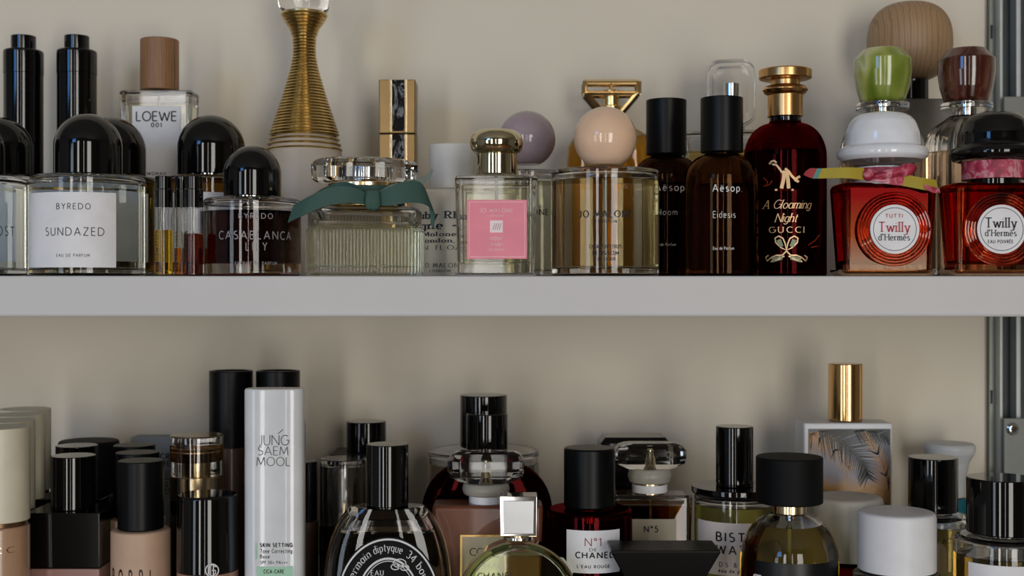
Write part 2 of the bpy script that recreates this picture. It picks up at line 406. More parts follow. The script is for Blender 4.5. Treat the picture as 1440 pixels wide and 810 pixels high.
def ellipse_text(t, s, cx, cz, rx, rz, a0, a1, h, yl, m, parent=None, **k):
    """letters standing on an ellipse, read clockwise from angle a0 to a1 (degrees)"""
    Q, W = text_quads(s, **k)
    def f(a, b):
        g = radians(a0+(a1-a0)*a/W); e = b*h
        return (cx+(rx+e)*cos(g), yl, cz+(rz+e)*sin(g))
    return t.add('lettering', lay(Q, f), m, parent)
def strokes(t, PL, wt, Yf, m, name='lettering', parent=None, off=.0003, R=None):
    """free pixel-space line drawing printed on the plane Y=Yf (or round a cylinder R)"""
    Q = []
    for pl in PL: Q += ribbon2d(pl, lambda a, b: wt)
    if R:
        def f(a, b):
            g, Yh = t.ang(a, R); return ((R+off)*sin(g), -(R+off)*cos(g), t.z(b, Yh))
    else:
        f = lambda a, b: (t.x(a, Yf), Yf-t.Y-off, t.z(b, Yf))
    me = lay(Q, f); return t.add(name, me, m, parent)
def flat_label(t, x0, x1, y0, y1, Yf, m, name='label', th=.0003, parent=None):
    v = box(t.x(x0, Yf), t.x(x1, Yf), Yf-t.Y-th, Yf-t.Y, t.z(y1, Yf), t.z(y0, Yf))
    return t.add(name, v, m, parent, smooth=False)
def round_label(t, x0, x1, y0, y1, R, m, name='label', a=None, parent=None):
    a0, a1 = a if a else (t.ang(x0, R)[0], t.ang(x1, R)[0])
    Yf = t.Y-R*.97
    return t.add(name, curved_plate(R, a0, a1, t.z(y1, Yf), t.z(y0, Yf)), m, parent)
def round_bottle(t, R, top, neck_r, neck_top, wall=.003, base=.007, level=None, liquid=None, g=None, rad=.003, shoulder=None, tube_=True):
    """solid-glass body with a cavity split into liquid and air; metres, local"""
    g = g or GL
    prof = [(0, 0), (R-.001, 0), (R, .0015), (R, top), (neck_r, top, .001), (neck_r, neck_top), (0, neck_top)] if shoulder is None else \
        [(0, 0), (R-.001, 0), (R, .0015)]+shoulder+[(neck_r, neck_top), (0, neck_top)]
    b = t.add('bottle', lathe(rnd([p if i != 3 else (*p[:2], rad) for i, p in enumerate(prof)], .0008, 6) if shoulder is None else rnd(prof, .0005, 3), 72), g, ang=50)
    if liquid:
        ri = R-wall; lv = level
        if shoulder is None:
            t.add('liquid', lathe([(0, base), (ri, base, .002), (ri, lv), (0, lv)], 64, 0), liquid)
            if top-.003-lv > .003: t.add('air_space', lathe([(0, lv+.0003), (ri, lv+.0003), (ri, top-.003, .002), (0, top-.003)], 64, 0), AIR)
        else:
            pr = [(max(a[0]-wall, .001), a[1]-wall*.6) for a in shoulder if a[0] > wall]
            lo = [p for p in pr if p[1] < lv]; hi = [p for p in pr if p[1] >= lv]
            rl = lo[-1][0] if lo else ri
            if hi and lo:
                a, c = lo[-1], hi[0]; rl = a[0]+(c[0]-a[0])*(lv-a[1])/max(1e-6, c[1]-a[1])
            elif hi: rl = ri
            t.add('liquid', lathe([(0, base), (ri-.001, base), (ri, base+.0015)]+lo+[(rl, lv), (0, lv)], 64), liquid)
            if hi and hi[-1][1]-lv > .002: t.add('air_space', lathe([(0, lv+.0003), (rl, lv+.0003)]+hi+[(0, hi[-1][1])], 64), AIR)
    if tube_ and liquid and level:
        t.add('dip_tube', cyl(.0011, base+.002, top-.001, .0002, 10), DIP)
    return b
def arc(cx, cz, rx, rz, a0, a1, n=8):
    return [(cx+rx*cos(radians(a0+(a1-a0)*k/n)), cz+rz*sin(radians(a0+(a1-a0)*k/n))) for k in range(n+1)]

# ================================================================== the setting
def structure(name, vf, m, smooth=False):
    o = link(name, vf, m, None, smooth); o['kind'] = 'structure'; return o
WALL = mat('painted beige wall', '#e1d8c7', .85, var=.02, scale=6, bump=.25)
ROOMW = mat('room wall paint', '#98938a', .9); FLR = banded('oak floor', [(.2, '#6a4b33'), (.8, '#8a6748')], (1, .15, 1), 6, 3)
CEIL = mat('ceiling paint', '#a8a5a0', .9); FRM = mat('window frame paint', '#b9b9b6', .5)
structure('wall_back', box(-3.2, 3.2, 1.06, 1.2, 0, 2.7), WALL)
structure('wall_left', box(-3.35, -3.2, -2.3, 1.2, 0, 2.7), ROOMW)
structure('wall_right', box(3.2, 3.35, -2.3, 1.2, 0, 2.7), ROOMW)
structure('wall_front', box(-3.2, 3.2, -2.3, -2.06, 0, 2.7), ROOMW)
structure('floor', box(-3.35, 3.35, -2.3, 1.2, -.1, 0), FLR)
structure('ceiling', box(-3.35, 3.35, -2.3, 1.2, 2.7, 2.8), CEIL)
for i, (x0, x1, z0, z1, _, _) in enumerate(PANES):
    z0 += CZ; z1 += CZ; f = .035
    structure('window_%d' % (i+1), join(box(x0-f, x0, -2.06, -1.99, z0-f, z1+f), box(x1, x1+f, -2.06, -1.99, z0-f, z1+f),
              box(x0, x1, -2.06, -1.99, z0-f, z0), box(x0, x1, -2.06, -1.99, z1, z1+f)), FRM)
# shelves
SHM = mat('white shelf laminate', '#cdcccb', .5, var=.015, scale=20)
def shelf(ztop, th, label):
    o = link('shelf_board', tf(rbox(2.0, .258, 0, th, .0015, .0012, seg=3), Matrix.Translation((0, .8+.129, CZ+ztop-th))), SHM)
    o['label'] = label; o['category'] = 'shelf'
shelf(ZS['u'], .0255, 'white laminate shelf board crossing the middle of the picture')
shelf(ZS['l'], .0255, 'white lower shelf board carrying the foundations and dark perfume bottles')
# wall rail and brackets
RAIL = mat('grey painted steel', '#b4b8b6', .42, .3); DK = mat('dark slot shadow steel', '#3b4042', .5, .5); DK2 = mat('darker steel', '#25292b', .5, .4)
def rail(px0, label):
    Yb = 1.058; e = bpy.data.objects.new('wall_rail', None); COL.objects.link(e)
    X0 = (px0-720)*1.05/F; e.location = (X0, Yb, CZ-.35); e['label'] = label; e['category'] = 'rail'
    k = 1.05/F; H = .75
    link('back_plate', box(0, 62*k, -.003, 0, 0, H), DK, e, False)
    link('flange', box(0, 7*k, -.006, -.003, 0, H), mat('greenish steel', '#7b8079', .4, .5), e, False)
    for a, b, d in ((7, 12, .014), (30, 37, .014), (55, 62, .014)):
        link('rib', tf(rbox((b-a)*k, d, 0, H, .0008, .0002, seg=3), Matrix.Translation(((a+b)/2*k, -.003-d/2, 0))), RAIL, e)
    for j in range(10):
        for xx in (2.5, 20, 45): link('slot', rbox(3*k, .0012, 0, .011, .0005, .0002, xx*k, -.0066 if xx < 5 else -.0036, 3), DK2, e)
        for o in list(e.children)[-3:]: o.location.z = .03+j*.075
    return e
rail(1393, 'grey twin-slot steel wall rail at the right end of the shelves')
BRK = mat('dull grey bracket steel', '#7c7e7a', .5, .4)
def bracket(ztop, zbot, label, screw):
    k = 1.0/F; Yp = 1.035; e = bpy.data.objects.new('shelf_bracket', None); COL.objects.link(e)
    X0 = (1408-720)*Yp/F; e.location = (X0, Yp, CZ+zbot); e['label'] = label; e['category'] = 'bracket'; h = ztop-zbot
    # plate tapering away to the front, facing the room
    link('mounting_plate', rbox(.022, .003, 0, h, .001, .0005, .0125, 0), BRK, e)
    V = [(.0, -.002, h*.62), (.0, -.2, .004), (.0, -.2, 0), (.0, -.002, 0)]; V2 = [(.002+a, b, c) for a, b, c in V]
    link('side_web', (V+V2, [(0, 1, 2, 3), (7, 6, 5, 4), (0, 4, 5, 1), (1, 5, 6, 2), (2, 6, 7, 3), (3, 7, 4, 0)]), BRK, e, False)
    if screw is not None:
        s = link('screw', tf(lathe([(0, 0), (.0052, 0), (.0052, .0008), (.003, .002), (0, .0022)], 24, .0003), Matrix.Translation((.0085, -.0015, screw)) @ Matrix.Rotation(pi/2, 4, 'X')), SIL, e)
        c = join(box(.0085-.0026, .0085+.0026, -.0040, -.0032, screw-.0005, screw+.0005), box(.0085-.0005, .0085+.0005, -.0040, -.0032, screw-.0026, screw+.0026))
        link('cross_slot', c, DK2, s, False)
up = bracket((405-136)*1.035/F, ZS['u'], 'grey steel bracket behind the black hat cap on the upper shelf', None)
lo = bracket((405-588)*1.035/F, ZS['l'], 'grey steel bracket with a cross-head screw above the lower shelf', (405-603)*1.035/F-ZS['l'])

# ================================================================== upper shelf
GD = 'dome-capped bottles'
def dome(t, r, y0, y1, name='cap'):
    """cylinder side then a low hemisphere; y1 base pixel, y0 top pixel"""
    R = t.r(r); zb = t.z(y1); zt = t.z(y0); hb = max(.002, (zt-zb)-R*1.0)
    t.add(name, lathe([(0, zb), (R, zb, .0006), (R, zb+hb)]+arc(0, zb+hb, R, zt-zb-hb, 6, 90, 16), 72), BLK, ang=60)
def byredo(label, px, Y, cr, cy0, cy1, br, by, txt=None, lab=None, liquid=None, lvl=None, base=.004, ink=INK, group=GD):
    t = T('perfume_bottle', label, 'perfume', px, Y, 'u', group); R = t.r(br); top = t.z(by)
    round_bottle(t, R, top, t.r(cr*.55), t.z(cy1)+.0004, wall=.0028, base=base, level=t.z(lvl) if lvl else None, liquid=liquid)
    t.add('neck_ring', lathe([(t.r(cr*.58), t.z(cy1)-.0012), (t.r(cr*.75), t.z(cy1)-.0012), (t.r(cr*.75), t.z(cy1)+.0002), (t.r(cr*.58), t.z(cy1)+.0002), (t.r(cr*.58), t.z(cy1)-.0012)], 48), SIL)
    dome(t, cr, cy0, cy1)
    L = None
    if lab: L = round_label(t, lab[0], lab[1], lab[2], lab[3], R, WLAB, a=lab[4] if len(lab) > 4 else None)
    for a in (txt or []): round_text(t, a[0], *a[1:5], R, ink, L, off=.0004, **(a[5] if len(a) > 5 else {}))
    return t
PALE = liq('pale yellow perfume', (.98, .975, .90)); CLR = liq('nearly clear perfume', (.97, .98, .95))
AMB = liq('golden perfume', (.97, .85, .5)); MAR = liq('dark maroon perfume', (.30, .05, .035))
byredo('dome-capped clear bottle cut by the left edge, upper shelf, frontmost, white label', -41, .842, 49, 165, 247, 81, 250, lab=(-200, 31, 270, 376, (-.9, .82)), liquid=CLR, lvl=262,
       txt=[('GHOST', -28, 19, 318, 331, dict(weight=.09, track=.3))])
byredo('dome-capped clear bottle, frontmost, whole white label facing us, left of the vials', 124, .842, 49, 160, 247, 82, 249, lab=(0, 0, 270, 376, (-1.12, .80)), liquid=CLR, lvl=262,
       txt=[('BYREDO', 80, 127, 286, 294, dict(weight=.12, track=.32)), ('SUNDAZED', 65, 146, 320, 331, dict(weight=.1, track=.28)), ('EAU DE PARFUM', 80, 126, 357, 361, dict(weight=.13, track=.3))])
byredo('dome-capped bottle half hidden behind the front bottle cut by the left edge', 0, .925, 47, 165, 247, 67, 250, lab=(0, 0, 270, 368, (-.8, .9)), liquid=CLR, lvl=262)
byredo('dome-capped bottle of yellow perfume directly behind the one with the whole white label', 157, .925, 49, 165, 247, 67, 250, lab=(0, 0, 270, 368, (-.6, 1.15)), liquid=AMB, lvl=258)
byredo('dome-capped bottle of amber perfume behind the three vials, right of the wood-capped bottle', 297, .918, 48, 162, 247, 67, 250, lab=(0, 0, 270, 368, (-.9, .9)), liquid=liq('amber perfume', (.7, .5, .2)), lvl=256)
byredo('dome-capped bottle of dark maroon perfume with pale lettering printed on the glass', 355, .836, 41, 205, 277, 69, 280, liquid=MAR, lvl=299, base=.0085, ink=GREYINK,
       txt=[('BYREDO', 336, 383, 300, 307, dict(weight=.14, track=.3)), ('CASABLANCA', 309, 408, 325, 336, dict(weight=.12, track=.3)),
            ('LILY', 346, 375, 341, 352, dict(weight=.12, track=.4)), ('EXTRAIT DE PARFUM', 331, 389, 368, 372, dict(weight=.15, track=.3))])
# tall black bottles
for px, lab in ((33, 'tall glossy black pump bottle nearest the left edge'), (108, 'tall glossy black pump bottle right of its twin, left of the wood-capped one')):
    t = T('tall_bottle', lab, 'bottle', px, 1.0, 'u', 'tall black bottles')
    t.add('body', lathe([(0, 0), (t.r(28.5), 0, .0008), (t.r(28.5), t.z(105)), (t.r(28.5), t.z(105), 0), (0, t.z(105))], 56), BLK)
    t.add('cap', lathe([(0, t.z(104.6)), (t.r(29), t.z(104.6), .0002), (t.r(29), t.z(71), .0022), (t.r(18), t.z(71), .0003), (0, t.z(71))], 56), BLK)
    t.add('button', cyl(t.r(18), t.z(71), t.z(51), .0005), BLK)
# wood-capped bottle
WOOD = banded('walnut wood', [(.0, '#6b4a31'), (.45, '#a3764f'), (.7, '#ad8159'), (1, '#7d583b')], (1, 1, .06), 190, 5, .5)
def block_bottle(t, w, d, top, wall=.004, base=.006, level=None, liquid=None, g=None, r=.004, bev=.0015, yo=0):
    t.add('bottle', rbox(w, d, 0, top, r, bev, y=yo), g or GL, ang=50)
    if liquid:
        t.add('liquid', rbox(w-2*wall, d-2*wall, base, level, max(.001, r-wall*.6), .0008, y=yo), liquid)
        if top-.003-level > .003: t.add('air_space', rbox(w-2*wall, d-2*wall, level+.0003, top-.003, max(.001, r-wall*.6), .0012, y=yo), AIR)
        t.add('dip_tube', cyl(.001, base+.002, top-.002, .0002, 8, y=yo), DIP)
t = T('wood_capped_bottle', 'clear block bottle with cylindrical walnut cap and tall white label', 'perfume', 224.5, .99, 'u')
block_bottle(t, t.r(105), .027, t.z(130), liquid=PALE, level=t.z(148), wall=.005)
t.add('collar', cyl(t.r(13), t.z(130), t.z(127), .0002), BLK); t.add('cap', cyl(t.r(27.5), t.z(128), t.z(56), .001), WOOD)
Yf = .99-.0136
L = flat_label(t, 186, 254, 149, 262, Yf, WLAB)
flat_text(t, 'LOEWE', 192, 248, 157, 170, Yf-.0003, INK, L, weight=.13, track=.06)
flat_text(t, '001', 213, 227, 173, 178.5, Yf-.0003, INK, L, weight=.2)
flat_text(t, 'WOMAN', 207, 233, 242, 246, Yf-.0003, INK, L, weight=.16)
# sample vials
def vial(label, px, Y, r, liquid, lvl):
    t = T('sample_vial', label, 'vial', px, Y, 'u', 'sample vials')
    t.add('tube', lathe([(0, 0), (t.r(r), 0, .001), (t.r(r), t.z(291)), (0, t.z(291))], 32), GL)
    t.add('liquid', lathe([(0, .001), (t.r(r)-.0009, .001, .0008), (t.r(r)-.0009, t.z(lvl)), (0, t.z(lvl))], 28), liquid)
    t.add('air_space', lathe([(0, t.z(lvl)+.0002), (t.r(r)-.0009, t.z(lvl)+.0002), (t.r(r)-.0009, t.z(293)), (0, t.z(293))], 28), AIR)
    c = t.add('cap', lathe([(0, t.z(292)), (t.r(r), t.z(292), .0003), (t.r(r), t.z(267)), (t.r(r)-.0005, t.z(266)), (t.r(r)-.0005, t.z(248), .0005), (0, t.z(248))], 36), BLK)
    t.add('dip_tube', cyl(.0006, .002, t.z(291), .0001, 8), DIP)
    for k, px_ in enumerate((px-r*.55, px+r*.1)):
        Q, W = text_quads('2115W17135' if k == 0 else 'EAU DE PARFUM', weight=.14); a0, _ = t.ang(px_, t.r(r)); R = t.r(r)
        hh = .0026 if k == 0 else .0012
        t.add('lettering', lay(Q, lambda a, b: ((R+.0001)*sin(a0-b*hh/R), -(R+.0001)*cos(a0-b*hh/R), t.z(372)+a/W*.021)), INK)
vial('slim sample vial of yellow perfume, leftmost of the three vials', 230, .818, 13, liq('yellow sample', (.93, .75, .2)), 324)
vial('slim sample vial of orange perfume, middle and rearmost of the three', 256, .832, 11, liq('orange sample', (.85, .42, .08)), 349)
vial('slim sample vial of reddish brown perfume beside the maroon bottle', 272, .814, 14, liq('brown sample', (.55, .2, .08)), 329)
# gold coil neck bottle
t = T('coil_necked_bottle', 'pale pear-shaped bottle with a tall spiral gold wire neck', 'perfume', 428, .972, 'u')
PEAR = mat('pale satin glass', '#cbbfb0', .4)
pr = [(0, 0), (t.r(52), 0, .001), (t.r(60), .012), (t.r(66), .03), (t.r(66), .05), (t.r(61), t.z(245)), (t.r(52), t.z(212)), (t.r(43), t.z(192)), (t.r(37), t.z(180)), (0, t.z(180))]
t.add('body', lathe(pr, 64), PEAR, ang=60)
co_ = [(20, 32), (28, 28.5), (40, 20), (52, 15.5), (66, 14.5), (80, 15), (100, 19), (120, 25), (140, 31), (160, 38), (180, 44.5), (188, 47.5)]
def coil_r(y):
    for (a, ra), (b, rb) in zip(co_, co_[1:]):
        if a <= y <= b: u = (y-a)/(b-a); return ra+(rb-ra)*u
    return 47.5
pts = []; N = 42; n = 40
t.add('neck_core', lathe([(0, t.z(191))]+[(t.r(coil_r(y)-1.0), t.z(y)) for y in range(190, 20, -5)]+[(t.r(30), t.z(20.5)), (0, t.z(20.5))], 48), DGOLD, ang=60)
tors = []
y = 22.0
while y < 190:
    R = t.r(coil_r(y)); zc = t.z(y)
    tors.append(lathe([(R+.0011*cos(a), zc+.0011*sin(a)) for a in [2*pi*j/8 for j in range(9)]], 48)); y += 4.3
for k, (yy, rr) in enumerate(((191, 46.5), (197, 48.5), (204, 50.5), (211, 52.5))):
    R = t.r(rr); zc = t.z(yy)
    tors.append(lathe([(R+.0009*cos(a), zc+.0009*sin(a)) for a in [2*pi*j/8 for j in range(9)]], 64))
for k, q in enumerate(tors): t.add('wire_coil', q, GOLD if k % 3 else DGOLD, ang=80)
t.add('collar', cyl(t.r(32), t.z(21.5), t.z(18.5), .0004), GOLD)
t.add('stopper', lathe([(0, t.z(18)), (t.r(33), t.z(17.5)), (t.r(37), t.z(8)), (t.r(38), t.z(-5)), (t.r(36), t.z(-22)), (t.r(26), t.z(-38)), (0, t.z(-44))], 48, .003), GL, label='clear glass ball stopper', ang=60)
t.add('stopper_dome', lathe([(0, t.z(17)), (t.r(19), t.z(17))]+arc(0, t.z(17), t.r(19), t.r(8), 5, 90, 8), 32), GOLD)
# gold and marble stick
MARB = banded('black marble', [(.0, '#050505'), (.53, '#0b0b0c'), (.6, '#8a8d90'), (.64, '#141416'), (1, '#050505')], (1, 1, .6), 75, 2.2, .12, kind='NOISE', detail=4, coat=.5)
SG = mat('satin gold metal', '#8f7650', .36, 1)
t = T('gold_case', 'slim square gold case with a black marbled inlay strip', 'makeup case', 560.5, 1.0, 'u')
w = t.r(51); d = w; ysm = t.z(191)
for a, b, nm in ((0, ysm-.0003, 'lower_case'), (ysm+.0003, t.z(116), 'cap')):
    t.add(nm, rbox(w, d, a, b, .0012, .0006), SG, ang=40)
    t.add('inlay', box(-t.r(8.5)+t.r(2), t.r(8.5)+t.r(2), -d/2-.0008, -d/2+.001, a+.0015, b-.0004), MARB, smooth=False)
    for x0 in (-12.5, 8.5): t.add('inlay_frame', rbox(t.r(4), .0022, a+.0005, b, .0005, .0003, t.r(x0+4), -d/2-.0001, 3), PGOLD)
# white lotion bottle
t = T('lotion_bottle', 'white cylindrical lotion bottle with navy serif text, white cap', 'lotion', 638, .905, 'u')
R = t.r(62)
LB = mat('cream lotion plastic', '#dcd7ca', .3); NAVY = mat('navy ink', '#16263f', .5)
t.add('body', lathe([(0, 0), (R, 0, .002), (R, t.z(270), .002), (t.r(34), t.z(268)), (0, t.z(268))], 64), LB)
t.add('cap', cyl(t.r(35), t.z(267.5), t.z(205), .0007), mat('white ribbed cap', '#dddad4', .45))
sk = dict(serif=True, weight=.19, track=.12)
round_text(t, 'Ruby Rhubarb', 584, 690, 297, 307, R, NAVY, **sk); round_text(t, 'Cologne ~ 1.7', 574, 682, 311, 322, R, NAVY, **sk)
round_text(t, 'Jo Malone Limited', 583, 690, 326, 332, R, NAVY, **sk); round_text(t, 'London, England', 593, 690, 335, 341, R, NAVY, **sk)
round_text(t, '50ml  FL.OZ.LIQ./ 1.7', 585, 690, 345, 351, R, NAVY, serif=True, weight=.13, track=.12)
round_text(t, 'JO MALONE', 595, 650, 370, 376, R, NAVY, serif=True, weight=.15, track=.25); round_text(t, 'LONDON', 605, 633, 379, 382.5, R, NAVY, serif=True, weight=.18, track=.3)
# ribbed square bottle with bow
t = T('ribbed_bottle', 'square fluted glass bottle with faceted clear cap and dark green bow', 'perfume', 513, .838, 'u', rot=radians(17))
def ribbed(w, d, r, n_sub, amp, inset=0):
    base = rrect(w-2*inset, d-2*inset, r, 10); P = []
    L = [0]
    for i in range(len(base)): a, b = base[i], base[(i+1) % len(base)]; L.append(L[-1]+math.hypot(b[0]-a[0], b[1]-a[1]))
    tot = L[-1]; N_ = n_sub*6
    for k in range(N_):
        s_ = tot*k/N_; i = max(j for j in range(len(base)) if L[j] <= s_); a, b = base[i], base[(i+1) % len(base)]
        u = (s_-L[i])/max(1e-9, L[i+1]-L[i]); x_, y_ = a[0]+(b[0]-a[0])*u, a[1]+(b[1]-a[1])*u
        tx, ty = b[0]-a[0], b[1]-a[1]; l = math.hypot(tx, ty) or 1; q = amp*abs(sin(pi*k/6))
        P.append((x_+ty/l*q, y_-tx/l*q))
    return P
W_, D_ = .0735, .040
secs = []
for z, ins, am in ((0, .002, 0), (.001, .0004, .0001), (.003, 0, .00055), (t.z(326), 0, .00055), (t.z(323), 0, .0001), (t.z(321), .001, 0), (t.z(300), .001, 0), (t.z(293), .003, 0), (t.z(291), .006, 0)):
    secs.append([(a, b, z) for a, b in ribbed(W_, D_, .009, 96, am, ins)])
t.add('bottle', loft(secs), GL, ang=70)
t.add('liquid', rbox(W_-.011, D_-.011, .006, t.z(318), .006, .001), liq('pale green perfume', (.95, .96, .86)))
t.add('air_space', rbox(W_-.011, D_-.011, t.z(318)+.0003, t.z(298), .006, .002), AIR)
t.add('collar', cyl(t.r(47), t.z(291.5), t.z(274), .0005, y=0), GOLD); t.add('neck', cyl(t.r(52), t.z(274), t.z(258), .0008), PGOLD)
cap = []
for k in range(24):
    a = 2*pi*k/24; q = 1.0 if k % 2 else .93
    cap.append((cos(a)*q, sin(a)*q))
cr = t.r(77)
t.add('cap', loft([[(x_*cr*s_, y_*cr*.62*s_, t.z(z_)) for x_, y_ in cap] for z_, s_ in ((259, .80), (257, .9), (252, .99), (232, 1), (227, .95), (223.5, .72))]), GL, ang=15, label='faceted clear cap')
t.add('cap_core', cyl(t.r(36), t.z(254), t.z(236), .001, 40), SIL)
GRN = banded('dark green grosgrain', [(0, '#15302a'), (.5, '#4d7469'), (1, '#1c3832')], (1, 1, 1), 330, .6, .7, direction='DIAGONAL', detail=1)
def P3(px, py, Y): # scene point in the bottle's frame (undo its turn)
    v = Vector(((px-720)*Y/F-t.X, Y-t.Y, t.z(py, Y))); c, s_ = cos(-radians(17)), sin(-radians(17))
    return Vector((v.x*c-v.y*s_, v.x*s_+v.y*c, v.z))
def bow(path, hw, Ys, nm, m):
    C = spline([P3(x_, y_, Y_) for (x_, y_), Y_ in zip(path, Ys)], 6)
    H = spline([P3(720, 405-h_[1], .82)-P3(720-h_[0], 405, .82) for h_ in hw], 6)
    return t.add(nm, strip(C, H, .0003), m, ang=60)
bow([(520, 281), (490, 274), (460, 277), (432, 289), (409, 301)], [(0, 7), (2, 11), (4, 13), (6, 14), (4, 12)], [.803, .797, .796, .797, .802], 'ribbon_tail', GRN)
bow([(524, 281), (548, 276), (572, 270), (594, 272), (606, 288), (608, 318)], [(0, 7), (0, 13), (-1, 15), (-3, 15), (-5, 12), (-2, 4)], [.803, .799, .801, .806, .812, .814], 'ribbon_tail', GRN)
bow([(520, 280), (500, 268), (478, 265), (456, 273), (440, 282)], [(0, 5), (0, 8), (0, 9), (0, 9), (0, 8)], [.806, .81, .815, .812, .806], 'ribbon_loop', GRN)
bow([(524, 280), (550, 268), (580, 262), (600, 250), (608, 240)], [(0, 5), (0, 8), (0, 7), (0, 5), (0, 2)], [.806, .812, .82, .83, .835], 'ribbon_loop', mat('pale green ribbon back', '#8c9a98', .7))
V = oval_loft([(z_*.0042, .0052*s_, .0028*s_, 3) for z_, s_ in ((-1.55, .55), (-1.2, .85), (-.4, 1), (.4, .92), (1.2, .85), (1.55, .5))], 24)
kp = P3(524, 281, .799); t.add('ribbon_knot', tf(V, Matrix.Translation(kp)), GRN, ang=60)
band = [(cos(a)*t.r(53), sin(a)*t.r(53)) for a in [2*pi*k/40 for k in range(40)]]
t.add('ribbon_band', ring(t.r(54), t.r(52.2), t.z(288), t.z(264)), GRN)
# pink-labelled square bottle
t = T('square_bottle', 'square clear bottle with silver dome stopper and pink label', 'perfume', 697, .822, 'u')
Yf = .804; w = 117*Yf/F; t.X = 0
t.e.location.x = (697.5-720)*Yf/F; t.X = t.e.location.x
block_bottle(t, w, .036, t.z(246, Yf), wall=.0045, base=.008, level=t.z(262), liquid=PALE, r=.005, bev=.002)
t.add('neck', cyl(t.r(29), t.z(246), t.z(217), .0006, 56), CHAMP)
t.add('stopper', lathe([(0, t.z(218)), (t.r(28), t.z(218)), (t.r(35), t.z(213)), (t.r(38.5), t.z(202)), (t.r(36), t.z(191)), (t.r(28), t.z(184)), (t.r(15), t.z(182)), (0, t.z(181.5))], 64, .004, seg=5), CHAMP, label='rounded polished stopper', ang=60)
PINK = mat('pink paper label', '#ee8f9f', .6)
L = flat_label(t, 656.5, 741, 281, 364, Yf, PINK)
PK2 = mat('pale pink print', '#ffd2d8', .6)
strokes(t, [[(660, 284), (738, 284)], [(738, 284), (738, 361)], [(738, 361), (660, 361)], [(660, 361), (660, 284)]], .8, Yf-.0003, PK2, 'border_line', L)
flat_text(t, 'JO MALONE', 675, 721, 293, 299, Yf-.0003, PK2, L, serif=True, weight=.16, track=.25)
flat_text(t, 'LONDON', 689, 708, 302, 304.5, Yf-.0003, PK2, L, weight=.16)
sq = flat_label(t, 689, 707, 310, 327, Yf-.0003, mat('pale print patch', '#f8e2e4', .6), 'emblem_patch', .0001, L)
strokes(t, [[(693+3*k, 323), (696+3*k, 314)] for k in range(4)], .6, Yf-.0005, GREYINK, 'lettering', L)
flat_text(t, 'ROSE', 690, 706, 333, 338, Yf-.0003, PK2, L, serif=True, weight=.2); flat_text(t, 'BLUSH', 689, 707, 341, 346, Yf-.0003, PK2, L, serif=True, weight=.2)
flat_text(t, 'COLOGNE', 686, 709, 349, 352.5, Yf-.0003, PK2, L, serif=True, weight=.2)
# sphere-stoppered bottles
def sphere_bottle(label, px, Y, sr, sy, br, by, m, liquid, txt):
    t = T('sphere_stoppered_bottle', label, 'perfume', px, Y, 'u', 'sphere-stoppered bottles'); R = t.r(br)
    round_bottle(t, R, t.z(by), t.r(18), t.z(by)+.0006, wall=.003, base=.005, level=t.z(by+16), liquid=liquid, rad=.002)
    zs_ = t.z(sy); r = t.r(sr)
    t.add('neck_disc', cyl(t.r(22), t.z(by), t.z(by-3), .0004), GOLD)
    t.add('stopper', lathe([(r*sin(radians(a)), zs_-r*cos(radians(a))) for a in [28+152*k/30 for k in range(31)]][:-1]+[(0, zs_+r)], 64), m, ang=70)
    for a in txt: round_text(t, a[0], *a[1:5], R, INK, off=.0002, **a[5])
GSP = dict(serif=True, weight=.2, track=.2, contrast=.6)
sphere_bottle('round clear bottle with a mauve sphere stopper, standing behind the pink label', 741, .962, 40, 196, 62, 243, mat('mauve lacquer', '#a6949b', .12, coat=.3), liq('straw perfume', (.96, .95, .82)),
    [('JO MALONE', 702, 771, 294, 302, GSP)])
sphere_bottle('round bottle of golden perfume with a large peach sphere stopper', 851, .847, 44.5, 194.5, 76, 240, mat('peach lacquer', '#ecc7a8', .12, coat=.3), liq('champagne perfume', (.985, .94, .80)),
    [('JO MALONE', 815, 888, 296, 305, GSP), ('LONDON', 837, 867, 309, 313, dict(serif=True, weight=.15, track=.3)), ('OSMANTHUS', 829, 874, 344, 349, GSP), ('BLOSSOM', 834, 870, 353, 358, GSP), ('COLOGNE', 836, 866, 362, 366, GSP)])
# gold bottle with trapezoid frame cap
t = T('gold_framed_bottle', 'amber flask topped by an open gold trapezoid frame, behind the peach sphere', 'perfume', 859, 1.015, 'u')
hw = t.r(62)
secs = [(0, hw*.9, .010, 3), (.003, hw, .0125, 3), (t.z(232), hw, .0125, 3), (t.z(206), hw*.97, .0125, 3), (t.z(190), hw*.82, .011, 3), (t.z(182), hw*.6, .009, 2.6), (t.z(178), hw*.3, .007, 2.4)]
t.add('bottle', oval_loft(secs, 64), GL, ang=60)
t.add('liquid', oval_loft([(z+.003 if z < .01 else z-.002, a*.9, b*.8, e) for z, a, b, e in secs[:-2]], 48), liq('amber yellow perfume', (.9, .68, .25)), ang=60)
t.add('neck', cyl(t.r(17), t.z(179), t.z(150), .0005), GOLD); t.add('pump', cyl(t.r(12), t.z(150), t.z(127), .0008), GOLD)
def bar(x0, y0, x1, y1, r, yy=0): return tube([(t.x(x0), yy, t.z(y0)), (t.x(x1), yy, t.z(y1))], t.r(r), 4)
fr = []
for yy in (-.008, .008):
    fr += [bar(820, 117, 899, 117, 3.2, yy), bar(822, 133, 897, 133, 3.2, yy), bar(822, 116, 822, 134, 3.5, yy), bar(897, 116, 897, 134, 3.5, yy),
           bar(823, 133, 846, 160, 4, yy), bar(896, 133, 873, 160, 4, yy), bar(859, 117, 859, 133, 1.4, yy)]
for q in ((822, 117), (897, 117), (822, 133), (897, 133)): fr.append(tube([(t.x(q[0]), -.0085, t.z(q[1])), (t.x(q[0]), .0085, t.z(q[1]))], t.r(3), 6))
t.add('cap_frame', join(*fr), PGOLD, ang=30, label='open bright gold frame')
